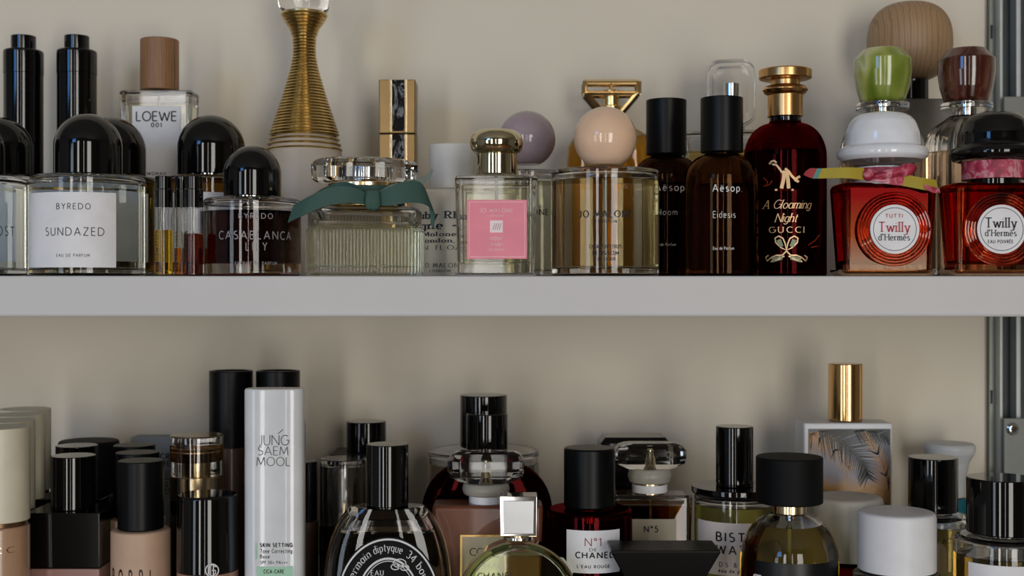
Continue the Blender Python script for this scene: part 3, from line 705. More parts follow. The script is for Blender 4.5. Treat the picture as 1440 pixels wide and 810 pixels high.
# apothecary bottles
def apo(label, px, Y, cr, cy0, cy1, br, sh, tint, txt, lq):
    t = T('apothecary_bottle', label, 'perfume', px, Y, 'u', 'brown apothecary bottles'); R = t.r(br); z1 = t.z(sh)
    shl = [(R, z1)]+arc(R*.42, z1, R*.58, t.z(cy1+3)-z1, 8, 88, 9)
    round_bottle(t, R, z1, t.r(cr*.8), t.z(cy1+1), wall=.002, base=.004, level=t.z(sh+8), liquid=lq, g=tint, shoulder=shl)
    t.add('cap', cyl(t.r(cr), t.z(cy1), t.z(cy0), .0007, 56), MBLK)
    for a in txt: round_text(t, a[0], *a[1:5], R, WINK, off=.0002, **a[5])
BRN = glass('dark brown glass', (.36, .21, .11)); BRN2 = glass('near-black brown glass', (.2, .12, .08))
apo('dark brown pharmacy bottle with matte black cap, partly behind the golden round bottle', 937, .902, 28.5, 141, 218, 46, 252, BRN2,
    [('Aësop.', 921, 965, 258, 268, dict(weight=.11)), ('Gloam', 921, 952, 294, 302, dict(weight=.09)), ('Eau de Parfum', 920, 950, 342, 345.5, dict(weight=.16))], liq('dark perfume', (.5, .3, .15)))
apo('brown pharmacy bottle with matte black cap, in front, beside the dark red bottle', 1015, .832, 30, 138, 215, 52, 254, BRN,
    [('Aësop.', 1002.5, 1043, 259, 269, dict(weight=.12)), ('Eidesis', 1003, 1034, 297, 306, dict(weight=.09)), ('Eau de Parfum', 1003, 1032, 347, 351, dict(weight=.16))], liq('brown perfume', (.6, .36, .18)))
# clear arched cap bottle
t = T('arched_cap_bottle', 'clear bottle with a hollow arched transparent cap over a silver sprayer', 'perfume', 1028, 1.0, 'u', rot=radians(-13))
block_bottle(t, t.r(136), .028, t.z(186), wall=.004, base=.006, level=t.z(215), liquid=AMB, r=.006, bev=.002)
oc = [(a, b) for a, b in rrect(t.r(68), t.z(86)-t.z(176), t.r(19), 8)]
zc = (t.z(86)+t.z(176))/2
ic = [(a, b) for a, b in rrect(t.r(50), t.z(97)-t.z(168), t.r(13), 8)]
sec = lambda pts, yy: [(a, yy, zc+b) for a, b in pts]
t.add('cap', loft([sec([(a*.97, b*.98) for a, b in oc], -.0115), sec(oc, -.0095), sec(oc, .0095), sec([(a*.97, b*.98) for a, b in oc], .0115)]), GL, label='transparent arched cap')
t.add('cap_hollow', loft([sec(ic, -.0075), sec(ic, .0075)]), AIR)
t.add('sprayer', cyl(t.r(12), t.z(167), t.z(118), .0005), SIL); t.add('collar', cyl(t.r(20), t.z(186), t.z(177), .0005), SIL)
# dark red bottle with gold disc cap
t = T('gold_disc_capped_bottle', 'dark red apothecary bottle with stepped gold cap and gold lettering', 'perfume', 1104, .868, 'u')
R = t.r(58.5); z1 = t.z(222); sh = [(R, z1)]+arc(R*.36, z1, R*.64, t.z(174)-z1, 8, 86, 10)+[(t.r(22), t.z(170))]
RED = glass('deep red glass', (.26, .02, .022))
round_bottle(t, R, z1, t.r(22), t.z(166), wall=.003, base=.004, level=t.z(215), liquid=liq('deep red perfume', (.5, .08, .05)), g=RED, shoulder=sh)
t.add('collar', cyl(t.r(22.5), t.z(172), t.z(165), .0004), BLK)
t.add('cap', lathe([(0, t.z(165)), (t.r(25), t.z(165)), (t.r(25), t.z(134)), (t.r(29), t.z(132)), (t.r(32.5), t.z(127)), (t.r(29), t.z(122)), (t.r(21), t.z(121)), (t.r(21), t.z(113)), (t.r(34), t.z(112)), (t.r(37.5), t.z(111)), (t.r(37.5), t.z(99)), (t.r(34), t.z(97.5)), (0, t.z(97))], 64, .0006), mat('brushed warm gold', '#d2a66e', .26, 1))
sl = dict(serif=True, weight=.11, slant=.35, track=.04, contrast=.5)
round_text(t, 'A Gloaming', 1073, 1139, 281, 293, R, GINK, off=.0002, **sl); round_text(t, 'Night', 1090, 1120, 300, 312, R, GINK, off=.0002, **sl)
round_text(t, 'GUCCI', 1082, 1131, 319, 327, R, GINK, off=.0002, serif=True, weight=.13, track=.35)
# gold bird perched on a sleeve, and a bow below the lettering
strokes(t, [[(1103, 240), (1102, 252), (1099, 265)], [(1106, 240), (1108, 252), (1109, 265)]], 5.0, 0, GINK, 'gold_emblem', R=R)
strokes(t, [[(1082, 231), (1085, 227), (1089, 226), (1092, 229)], [(1086, 231), (1092, 232), (1096, 237), (1100, 243)], [(1090, 267), (1116, 267)]], 2.6, 0, GINK, 'gold_emblem', R=R, off=.00025)
strokes(t, [[(1104, 237), (1109, 241), (1113, 247), (1118, 252), (1123, 256)], [(1118, 255), (1121, 250), (1125, 248)]], 3.4, 0, GINK, 'gold_emblem', R=R, off=.0003)
loopL = [(1106, 352), (1098, 348), (1091, 341), (1090, 335), (1095, 332), (1101, 335), (1104, 342), (1106, 352)]
tailL = [(1106, 353), (1100, 359), (1092, 359), (1085, 362), (1079, 367), (1077, 362), (1081, 359)]
mir = lambda P: [(2212-x_, y_) for x_, y_ in P]
strokes(t, [[(1099, 347), (1095, 337)], [(1113, 347), (1117, 337)], [(1100, 362), (1086, 366)], [(1112, 362), (1126, 366)]], 6.0, 0, mat('pale green foil print', '#7d8a6c', .45, .2), 'gold_emblem', R=R)
strokes(t, [loopL, mir(loopL), tailL, mir(tailL), [(1084, 368), (1094, 365), (1103, 360)], [(1128, 368), (1118, 365), (1109, 360)]], 1.9, 0, GINK, 'gold_emblem', R=R, off=.00028)
RF = mat('faint red foil print', '#a33a26', .4, .5)
strokes(t, [[(1074, 250), (1080, 256), (1077, 262)], [(1074, 262), (1082, 260), (1086, 254)], [(1136, 345), (1146, 338), (1152, 330)], [(1140, 348), (1150, 346)]], 1.2, 0, RF, 'floral_print', R=R)
# big wooden sphere bottle
LW = banded('pale beech wood', [(0, '#977654'), (.4, '#a98a66'), (.8, '#ad8e6b'), (1, '#a08060')], (1, 1, .14), 75, 5, .5)
t = T('wooden_ball_bottle', 'frosted bottle with a big rounded beech wood stopper', 'perfume', 1279, 1.012, 'u')
t.add('bottle', rbox(t.r(118), .03, 0, t.z(142), .004, .002), mat('frosted white glass', '#8d8a82', .45, trans=.25))
t.add('neck', cyl(t.r(27), t.z(142), t.z(114), .0005), BLK)
hw = t.r(61); zm = (t.z(4)+t.z(115))/2; hh = (t.z(4)-t.z(115))/2
t.add('stopper', lathe([(hw*abs(cos(a))**.72 if abs(cos(a)) > 1e-6 else 0, zm+hh*math.copysign(abs(sin(a))**.85, sin(a))) for a in [-pi/2+pi*k/40 for k in range(41)]], 64), LW, ang=70, label='rounded beech wood stopper')
# stone-capped ribbed flasks
GREEN = banded('green marbled resin', [(.36, '#55681f'), (.47, '#75862f'), (.54, '#a9b05c'), (.6, '#c6c795'), (.7, '#8a9a42')], (1, 1, .35), 34, .5, .14, coat=.5, kind='NOISE', detail=2)
BROWN = banded('brown marbled resin', [(.3, '#1f0e0a'), (.5, '#4a2216'), (.6, '#6b4438'), (.75, '#30130d')], (1, 1, .3), 70, 1.2, .12, coat=.5, kind='NOISE', detail=4)
for px, m, lab in ((1241, GREEN, 'clear ribbed flask with a green marbled cap, behind the white hat-shaped cap'), (1359, BROWN, 'clear ribbed flask with a brown marbled cap, behind the black hat-shaped cap')):
    t = T('stone_capped_flask', lab, 'perfume', px, .925, 'u', 'marble-capped flasks')
    R = .0295; zt = t.z(196); n = 84
    secs = []
    for z, q, am in ((0, .93, 0), (.002, 1, .0005), (t.z(230), 1, .0005), (t.z(205), .985, .0005), (t.z(190), .9, .0005), (t.z(178), .75, .0004), (t.z(170), .55, .0002), (t.z(164), .42, 0)):
        secs.append([((R*q+am*(k % 4 > 1))*cos(2*pi*k/n), (R*q+am*(k % 4 > 1))*sin(2*pi*k/n), z) for k in range(n)])
    t.add('bottle', loft(secs), GL, ang=30)
    t.add('liquid', lathe([(0, .006), (R*.88, .006), (R*.88, t.z(215)), (0, t.z(215))], 48, .001), liq('rose water perfume', (.86, .76, .66)))
    t.add('glass_disc', cyl(t.r(38), t.z(155), t.z(146), .0008, 48), GL); t.add('disc_core', cyl(t.r(17), t.z(164), t.z(146.5), .0005, 32), SIL)
    t.add('cap', lathe([(0, t.z(144.5)), (t.r(30), t.z(144.5)), (t.r(33), t.z(141)), (t.r(38), t.z(124)), (t.r(41.3), t.z(103)), (t.r(41.3), t.z(84)), (t.r(28), t.z(70)), (t.r(25), t.z(69)), (0, t.z(69))], 56, .0007), m, ang=25)
# lantern bottles with hat caps
def lantern(label, px0, px1, hatm, brand, c0, c1, c2, word1, line3, tcol):
    Yf = .806; t = T('hat_capped_bottle', label, 'perfume', (px0+px1)/2, Yf+.0165, 'u', 'hat-capped lantern bottles')
    t.e.location.x = ((px0+px1)/2-720)*Yf/F; t.X = t.e.location.x
    w = (px1-px0)*Yf/F; top = t.z(256, Yf); d = .033
    gm = glass('graded glass '+brand, grad=[(top*.05, c2), (top*.45, c1), (top*.85, c0)])
    t.add('bottle', rbox(w, d, 0, top, .007, .004, seg=8, bs=5), gm, ang=60)
    t.add('liquid', rbox(w-.012, d-.012, .008, t.z(268), .004, .002), liq('tinted perfume '+brand, c0), ang=60)
    t.add('neck', cyl(t.r(40), top-.001, t.z(236), .0006, 48), hatm if brand == 'red' else BLK)
    cxp = 1257 if brand == 'red' else 1407
    cx = t.x(cxp, Yf); cz = t.z(322.5, Yf)
    t.add('medallion', tf(cyl(52*Yf/F, -.0008, .0012, .0008, 56), Matrix.Translation((cx, -d/2, cz)) @ Matrix.Rotation(pi/2, 4, 'X')), gm)
    RGL = glass('highlight-tinted relief glass', (1, .82, .76))  # rosy tint puts the pinkish highlights of the rings into the colour
    for k, rp in enumerate((50, 46, 41.5, 37.5)):
        rr = rp*Yf/F
        t.add('relief_ring', tube([(cx+rr*cos(2*pi*j/48), -d/2-.0012, cz+rr*sin(2*pi*j/48)) for j in range(48)], .001, 8, True), RGL)
    Rz = Matrix.Translation((cx, -d/2-.0013, cz)) @ Matrix.Rotation(pi/2, 4, 'X')
    L = t.add('label', tf(cyl(34.5*Yf/F, 0, .0008, .0002, 48), Rz), WLAB)
    DB = mat('dark teal ink', '#20323a', .5); c3 = Matrix.Translation((cx, -d/2-.0021, cz)) @ Matrix.Rotation(pi/2, 4, 'X')
    t.add('label_ring', tf(ring(30.5*Yf/F, 29.6*Yf/F, 0, .0001), c3), DB, L)
    yl = Yf-.0022
    k = dict(serif=True, weight=.13, track=.07, contrast=.75)
    flat_text(t, word1, cxp-21.5, cxp+22, 312 if brand == 'red' else 306, 326 if brand == 'red' else 320, yl, tcol, L, **k)
    flat_text(t, "d'Hermès", cxp-21.5, cxp+22, 329 if brand == 'red' else 323, 338 if brand == 'red' else 332, yl, DB, L, serif=True, weight=.15, track=.1)
    if brand == 'red': flat_text(t, 'TUTTI', cxp-12, cxp+12, 301, 306, yl, mat('red ink', '#b2303c', .5), L, weight=.14)
    else: flat_text(t, 'EAU POIVRÉE', cxp-17.5, cxp+17.5, 337.5, 342, yl, DB, L, weight=.15)
    # hat: crown and rolled brim
    zb = t.z(227); cr_ = t.r(54)
    prof = [(0, zb+.0015), (t.r(40), zb+.0012), (t.r(58), zb), (t.r(65), t.z(221)), (t.r(65.5), t.z(215)), (t.r(62), t.z(209)), (t.r(55), t.z(207)), (t.r(54), t.z(200)), (t.r(53), t.z(188)), (t.r(47), t.z(172)), (t.r(41), t.z(165.5)), (t.r(34), t.z(161.5)), (t.r(18), t.z(158.2)), (0, t.z(157.5))]
    t.add('hat_cap', lathe(prof, 72, .0012), hatm, ang=60)
    return t, Yf
RI = mat('red lettering ink', '#c04050', .5)
t, Yf = lantern('red lantern bottle with white hat-shaped cap, tied with a printed scarf', 1182, 1321, mat('glossy white cap', '#e6e9ee', .1, coat=.4), 'red', (.70, .03, .03), (.85, .2, .06), (.95, .75, .55), 'Twilly', '', RI)
YEL = mat('yellow silk', '#a8962c', .65); PNK = banded('pink printed silk', [(.35, '#861a34'), (.5, '#b5304f'), (.6, '#d0949c'), (.66, '#a02c4c')], (1, 1, 1), 110, .8, .5, kind='NOISE'); RDS = mat('red silk', '#9c1d22', .55); TEAL = mat('teal silk', '#4d8a80', .55)
def scarf(path, hw, Y0, m, nm):
    C = spline([(t.x(a, Y_), Y_-t.Y, t.z(b, Y_)) for (a, b), Y_ in zip(path, Y0)], 6); H = spline([Vector((h[0]*Yf/F, 0, h[1]*Yf/F)) for h in hw], 6)
    t.add(nm, strip(C, H, .0003), m, ang=60)
scarf([(1215, 245), (1190, 243), (1153, 244)], [(0, 8.5), (0, 7.5), (3, 7)], [.797, .794, .797], YEL, 'scarf_tail')
scarf([(1153, 244), (1146, 244)], [(3, 7), (3, 7)], [.797, .7975], TEAL, 'scarf_tip')
scarf([(1146, 244), (1138, 243), (1131, 244)], [(3, 7), (1, 6), (1, 2)], [.7975, .798, .799], RDS, 'scarf_tip')
scarf([(1270, 253), (1295, 258), (1318, 262)], [(2, 8), (1, 8), (-2, 9)], [.797, .795, .799], YEL, 'scarf_tail')
scarf([(1225, 246), (1250, 252), (1272, 254)], [(0, 8), (0, 7), (2, 7)], [.798, .796, .797], PNK, 'scarf_tail')
scarf([(1300, 262), (1312, 267), (1321, 268)], [(0, 3), (0, 4), (-1, 3)], [.7945, .7945, .797], PNK, 'scarf_tip')
t.add('scarf_band', ring(t.r(43), t.r(41), t.z(254), t.z(238)), PNK)
def blob(cx, cy_, rx, rz, ry, Y, rot, nm, m):
    M = Matrix.Translation((t.x(cx, Y), Y-t.Y, t.z(cy_, Y))) @ Matrix.Rotation(rot, 4, 'Y')
    V = lathe([(cos(a), sin(a)) for a in [-pi/2+pi*k/10 for k in range(11)]], 20)
    t.add(nm, tf(V, M @ Matrix.Diagonal((rx*Y/F, ry, rz*Y/F, 1))), m, ang=60)
blob(1221, 246, 8, 9, .004, .796, 0, 'scarf_knot', PNK)
blob(1255, 243, 30, 7.5, .0045, .797, radians(-12), 'scarf_loop', PNK); blob(1274, 239, 16, 9, .004, .796, radians(-15), 'scarf_loop', PNK)
t, Yf = lantern('orange-red lantern bottle with glossy black hat-shaped cap at the right edge', 1340, 1484, BLK, 'orange', (.80, .13, .03), (.92, .38, .12), (.98, .78, .6), 'Twilly', '', INK)
t.add('scarf_band', ring(t.r(47), t.r(40.5), t.z(253), t.z(228)), PNK)

# ================================================================== lower shelf
CREAM = mat('cream plastic', '#dbd5bd', .4); PEACH = mat('beige foundation glass', '#b38f72', .3, coat=.4); PEACH2 = mat('rosy beige frosted glass', '#c0a088', .45)
gx = [(0, .84), (9, .882), (25, .924), (35, .966)]
gl = ['cream-capped foundation bottle at the left edge, frontmost of its row', 'cream-capped foundation bottle second in its row', 'cream-capped foundation bottle third in its row', 'cream-capped foundation bottle rearmost of its row, against the wall']
Z0 = (405-600)*.84/F+.22
for k, ((px, Y), lb) in enumerate(zip(gx, gl)):
    t = T('foundation_bottle', lb, 'foundation', px, Y, 'l', 'cream-capped foundations'); R = .0187; zb = (405-737)*.824/F+.22
    t.add('cap', cyl(R, zb, Z0, .0008, 56), CREAM)
    t.add('neck', cyl(R*.93, zb-.003, zb, .0002), mat('dark gold ring', '#6b4f38', .3, .6))
    t.add('body', lathe([(0, 0), (R, 0, .001), (R, zb-.003, .002), (0, zb-.003)], 56), PEACH)
    if k == 0: round_text(t, 'GUCCI', -38, 27, 771, 779, R, PGOLD, serif=True, weight=.12, track=.5)
# square-shouldered foundation
for k, (px, Y) in enumerate(((103, .88), (108, .936))):
    t = T('square_foundation_bottle', ['glossy black square-shouldered foundation bottle, front, with round cap', 'black square-shouldered foundation bottle directly behind its front twin'][k], 'foundation', px, Y, 'l', 'square black foundations')
    fY = .858; w = 105*fY/F; zs1 = (405-722)*fY/F+.22; zs0 = (405-800)*fY/F+.22; dd = .042
    t.add('body', rbox(w*.99, dd, 0, zs0-.0003, .001, .001), mat('rosy clear foundation glass', '#a07a72', .12, coat=.5))
    t.add('shoulder', rbox(w, dd, zs0, zs1, .0008, .0006), BLK)
    t.add('cap', cyl(.0148, zs1, (405-640)*.88/F+.22, .0006, 56), BLK)
t = T('wide_lidded_jar', 'wide flat-topped black cap rearmost among the foundations at left', 'jar', 125, .995, 'l')
t.add('body', cyl(t.r(42), 0, t.z(720), .001), BLK); t.add('lid', cyl(t.r(43.5), t.z(720), t.z(619), .0025, 56), SBLK)
# matte-capped foundation row
bl = ['matte black-capped foundation with rosy beige body, frontmost of three', 'matte black-capped foundation, middle of three', 'matte black-capped foundation, rearmost of three']
for k, (px, Y) in enumerate(((198, .852), (193.5, .894), (189, .936))):
    t = T('matte_capped_foundation', bl[k], 'foundation', px, Y, 'l', 'matte-capped foundations'); zb = (405-747)*.84/F+.22; R = .0193
    t.add('cap', cyl(.0149, zb, (405-647)*.852/F+.22, .0008, 56), MBLK)
    t.add('body', lathe([(0, 0), (R, 0, .001), (R, zb-.0005, .0025), (.0152, zb-.0002), (0, zb-.0002)], 56), PEACH2)
    if k == 0: round_text(t, 'BOBBI', 159, 211, 803, 826, R, INK, weight=.16, track=1.0)
# pale carton
t = T('carton', 'pale grey printed carton standing against the wall behind the pump bottle', 'carton', 222, 1.03, 'l')
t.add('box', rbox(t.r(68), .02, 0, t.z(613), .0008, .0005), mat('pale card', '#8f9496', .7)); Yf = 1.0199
flat_text(t, 'CRÈME'.replace('È', 'E'), 226, 262, 638, 645, Yf, INK, weight=.22); flat_text(t, 'REPAIR', 229, 262, 648, 655, Yf, INK, weight=.22)
for j in range(7): flat_text(t, 'SOIN ANTI AGE'[j:j+6].strip() or 'SOIN', 232, 256, 662+j*5, 665+j*5, Yf, INK, weight=.2)
# pump bottle with clear overcap
t = T('pump_bottle', 'clear-overcapped gold pump bottle behind the black-capped monogram one', 'makeup bottle', 277, .902, 'l')
R = t.r(38)
t.add('body', lathe([(0, 0), (R, 0, .001), (R, t.z(702), .001), (0, t.z(702))], 56), BLK)
t.add('overcap', lathe([(R-.0008, t.z(700)), (R, t.z(700)), (R, t.z(611), .001), (0, t.z(611)), (0, t.z(611)-.0012), (R-.0011, t.z(611)-.0012), (R-.0011, t.z(700)), (R-.0008, t.z(700))], 56), GL, label='clear tall overcap')
t.add('base_ring', cyl(R*.98, t.z(702), t.z(696), .0004), GOLD); t.add('pump_collar', cyl(t.r(27), t.z(696), t.z(668), .0008), PGOLD)
t.add('pump_stem', cyl(t.r(9), t.z(668), t.z(642), .0003), GOLD)
t.add('pump_head', lathe([(0, t.z(650)), (t.r(22), t.z(648)), (t.r(29), t.z(634)), (t.r(26), t.z(628)), (t.r(12), t.z(624)), (0, t.z(624))], 48, .001), mat('warm bronze gold', '#caa672', .16, 1))
t = T('monogram_foundation', 'foundation bottle with tall glossy black cap and round white monogram', 'foundation', 292, .842, 'l')
R = t.r(44)
t.add('cap', lathe([(0, t.z(800)), (R, t.z(800), .0005), (R*.98, t.z(694), .002), (0, t.z(694))], 64), BLK)
t.add('body', lathe([(0, 0), (R*.99, 0, .001), (R*.99, t.z(800)-.0003), (0, t.z(800)-.0003)], 64), mat('rosy brown foundation glass', '#9a7263', .15, coat=.5))
ga, Yh = t.ang(298, R)
strokes(t, [AR(298, 802, 9, 9, 0, 360, 24), [(304, 797), (298, 794), (293, 798), (293, 806), (298, 810), (303, 806), (303, 802), (298, 802)], [(300, 793), (300, 811)]], 1.6, 0, WINK, 'monogram', R=R, off=.0004)
# tall black-capped brown bottles
BRB = mat('brown satin glass', '#5b4234', .3, coat=.3)
for px, lb in ((325, 'tall matte black-capped brown bottle left of the white tube, at the back'), (391, 'tall matte black-capped brown bottle behind the white tube')):
    t = T('tall_capped_bottle', lb, 'makeup bottle', px, .975, 'l', 'tall black-capped brown bottles')
    t.add('cap', lathe([(0, t.z(627)), (t.r(31), t.z(627)), (t.r(31), t.z(521), .0008), (t.r(26), t.z(521)), (t.r(25), t.z(523)), (0, t.z(523))], 56, .0004), MBLK)
    t.add('body', cyl(t.r(31.5), 0, t.z(627), .0008), BRB)
# white tube
t = T('squeeze_tube', 'tall glossy white oval tube printed with thin modern capitals and a green strip', 'cosmetic tube', 387, .845, 'l')
hw = .0197; hd = .0105
TW = mat('glossy white plastic', '#d6d9db', .2, coat=.5); TW2 = mat('pale green print', '#a5d2b4', .5)
ztp = t.z(546)
t.add('body', oval_loft([(0, hw*.96, hd*.9, 3.2), (.002, hw, hd, 3.2), (ztp-.001, hw, hd, 3.2), (ztp, hw*.97, hd*.94, 3.2)], 64), TW, ang=50)
Yf = .845-hd-.0001; th = dict(weight=.06, track=.14)
flat_text(t, 'JUNG', 364, 405, 612, 626, Yf, INK, **th); flat_text(t, 'SAEM', 363, 405, 628, 640, Yf, INK, **th); flat_text(t, 'MOOL', 361, 408, 643, 655, Yf, INK, **th)
strokes(t, [[(391, 610), (398, 604)]], .8, Yf, INK)
flat_text(t, 'SKIN SETTING', 366, 411, 764, 769, Yf, INK, weight=.24); flat_text(t, 'Tone Correcting', 366, 411, 772, 777.5, Yf, INK, weight=.14); flat_text(t, 'Base', 366, 379, 780, 785, Yf, INK, weight=.14)
flat_text(t, 'SPF 50+ PA+++', 366, 404, 789, 793, Yf, INK, weight=.14)
flat_label(t, 361, 412, 797, 812, Yf, TW2, 'green_strip', .0001); flat_text(t, 'CICA-CARE', 371, 399, 801, 806, Yf-.0001, INK, weight=.2)
flat_label(t, 359, 361, 763, 786, Yf, TW2, 'green_strip', .0001)
# dark vial right of the tube
t = T('slim_makeup_bottle', 'slim black-capped brown bottle peeping out right of the white tube', 'makeup bottle', 424, .925, 'l')
t.add('cap', cyl(t.r(22), t.z(731), t.z(648), .0008), BLK); t.add('body', cyl(t.r(24), 0, t.z(731), .001), mat('dark brown makeup', '#3a2a22', .3))
# back cap on black slab
t = T('slab_topped_bottle', 'black bottle with flat slab shoulder and round cap against the wall', 'perfume', 515, 1.005, 'l')
t.add('cap', cyl(t.r(28), t.z(634), t.z(592), .0008, 56), BLK); t.add('body', rbox(t.r(90), .045, 0, t.z(642), .002, .001), glass('smoky glass', (.25, .25, .25)))
t.add('shoulder', rbox(t.r(92), .046, t.z(642), t.z(634), .002, .0012), MBLK)
# clear cylinder cap
t = T('clear_capped_bottle', 'dark glass bottle with a tall clear overcap on a brushed silver sleeve', 'perfume', 483, .922, 'l')
R = t.r(33)
t.add('overcap', lathe([(R-.001, t.z(735)), (R, t.z(735)), (R, t.z(644), .0008), (0, t.z(644)), (0, t.z(644)-.003), (R-.0022, t.z(644)-.003), (R-.0022, t.z(735)), (R-.001, t.z(735))], 56), GL, label='tall clear overcap')
t.add('sleeve', cyl(t.r(18), t.z(737), t.z(655), .0006), mat('brushed silver', '#8d8d8b', .25, 1)); t.add('body', cyl(t.r(34), 0, t.z(737), .002), glass('smoky green glass', (.2, .24, .2)))
# oval bottle
t = T('oval_bottle', 'clear oval bottle with glossy black cap and black oval label with white lettering around it', 'perfume', 545, .848, 'l')
zc = t.z(840, .833); a_ = 90*.848/F; b_ = .0660
secs = []
ztop = t.z(712)
for k in range(41):
    z = .0005+(ztop-.0005)*k/40; u = (z-zc)/b_; q = max(.0, 1-abs(u)**2.3)**(1/2.3); hwv = a_*max(q, .5); secs.append((z, hwv, .0145*(1-.25*abs(u)**4), 2.8))
t.add('bottle', oval_loft([(0, secs[0][1]*.95, .012, 2.8)]+secs+[(ztop+.0008, secs[-1][1]*.93, .009, 2.8)], 72), GL, ang=60)
lv = t.z(747)
ls = [(z, h-.007, .0085, 2.8) for z, h, d_, e in secs if .005 < z < lv]
t.add('liquid', oval_loft(ls, 56), liq('warm amber water', (.95, .83, .66)), ang=60)
us = [(z, h-.007, .0085, 2.8) for z, h, d_, e in secs if lv+.0005 < z < ztop-.004]
if len(us) > 1: t.add('air_space', oval_loft(us, 56), AIR, ang=60)
t.add('collar', rbox(t.r(78), .02, t.z(728), t.z(713), .001, .0006), BLK); t.add('cap', cyl(t.r(29.5), t.z(710), t.z(624), .0008, 64), BLK)
t.add('cap_foot', cyl(t.r(26), t.z(714), t.z(710), .0002), BLK)
yl = -.0153; k_ = .832/F; lcx = t.x(546, .832); lcz = t.z(846, .832); rx, rz = 74*k_, 91*k_
Mx = Matrix.Translation((lcx, yl, lcz)) @ Matrix.Rotation(pi/2, 4, 'X')
def ov(rx_, rz_, t_, m, nm, par=None, hole=None, off=0):
    if hole is None: V = lathe([(0, 0), (1, 0), (1, 1), (0, 1)], 64)
    else: V = lathe([(hole, 0), (1, 0), (1, 1), (hole, 1), (hole, 0)], 64)
    return t.add(nm, tf(V, Matrix.Translation((0, -off, 0)) @ Mx @ Matrix.Diagonal((rx_, rz_, t_, 1))), m, par)
L = ov(rx, rz, .0004, mat('black label paper', '#060607', .5, spec=.15), 'label')
ov(rx*.97, rz*.975, .0001, WINK, 'label_ring', L, .97, .0004); ov(rx*.60, rz*.68, .0001, WINK, 'label_ring', L, .95, .0004); ov(rx*.53, rz*.63, .0001, WINK, 'label_ring', L, .98, .0004)
e3 = dict(serif=True, weight=.13, track=.12)
ellipse_text(t, 'germain', lcx, lcz, rx*.72, rz*.78, 160, 117, .0050, yl-.0006, WINK, L, **e3)
ellipse_text(t, 'diptyque', lcx, lcz, rx*.72, rz*.78, 111, 70, .0050, yl-.0006, WINK, L, **e3)
ellipse_text(t, '34 boulevard', lcx, lcz, rx*.72, rz*.78, 62, -8, .0050, yl-.0006, WINK, L, **e3)
hat_ = []
for j in range(-7, 8):
    for sgn in (1, -1):
        x0 = 546+j*9; pl = [(x0-sgn*20*u, 782+40*u) for u in (0, .25, .5, .75, 1)]
        pl = [p for p in pl if ((p[0]-546)/37)**2+((p[1]-846)/57)**2 < .98 and p[1] < 800]
        if len(pl) > 1: hat_.append(pl)
strokes(t, hat_, .9, .848+yl-.0004, WINK, 'crosshatch_print', L)
fl = [AR(562, 792, 9, 6, 0, 360, 14), [(556, 792), (562, 798), (570, 794)], AR(556, 797, 6, 4, 0, 360, 12), AR(569, 798, 6, 4, 0, 360, 12)]
strokes(t, fl, 1.4, .848+yl-.0005, WINK, 'flower_print', L); flat_text(t, 'EAU', 522, 539, 802, 809, .848+yl-.0004, WINK, L, serif=True, weight=.15)
# pale jar behind
t = T('pale_glass_bottle', 'wide pale clear bottle with glossy black cap, rearmost in the middle', 'perfume', 680, .987, 'l')
round_bottle(t, t.r(78), t.z(632), t.r(30), t.z(628), wall=.003, base=.006, level=t.z(650), liquid=PALE, rad=.002)
t.add('cap', cyl(t.r(33), t.z(628), t.z(555), .0008, 56), BLK)
# dark red oval
t = T('dark_red_oval_bottle', 'dark red round-shouldered bottle with glossy black cap behind the crystal-stoppered bottle', 'perfume', 685, .929, 'l')
zt = t.z(645); secs = [(0, t.r(80), .012, 2.6), (.004, t.r(88), .013, 2.6), (t.z(760), t.r(92), .0135, 2.6)]
for k in range(1, 11):
    a = radians(9*k); secs.append((t.z(720)+(zt-t.z(720))*sin(a), t.r(92)*max(cos(a)**.75, .3), .0135*max(.5, cos(a)**.3), 2.6))
t.add('bottle', oval_loft(secs, 64), glass('very dark red glass', (.22, .02, .02)), ang=60)
t.add('cap', cyl(t.r(29), t.z(644), t.z(581), .0008, 56), BLK)
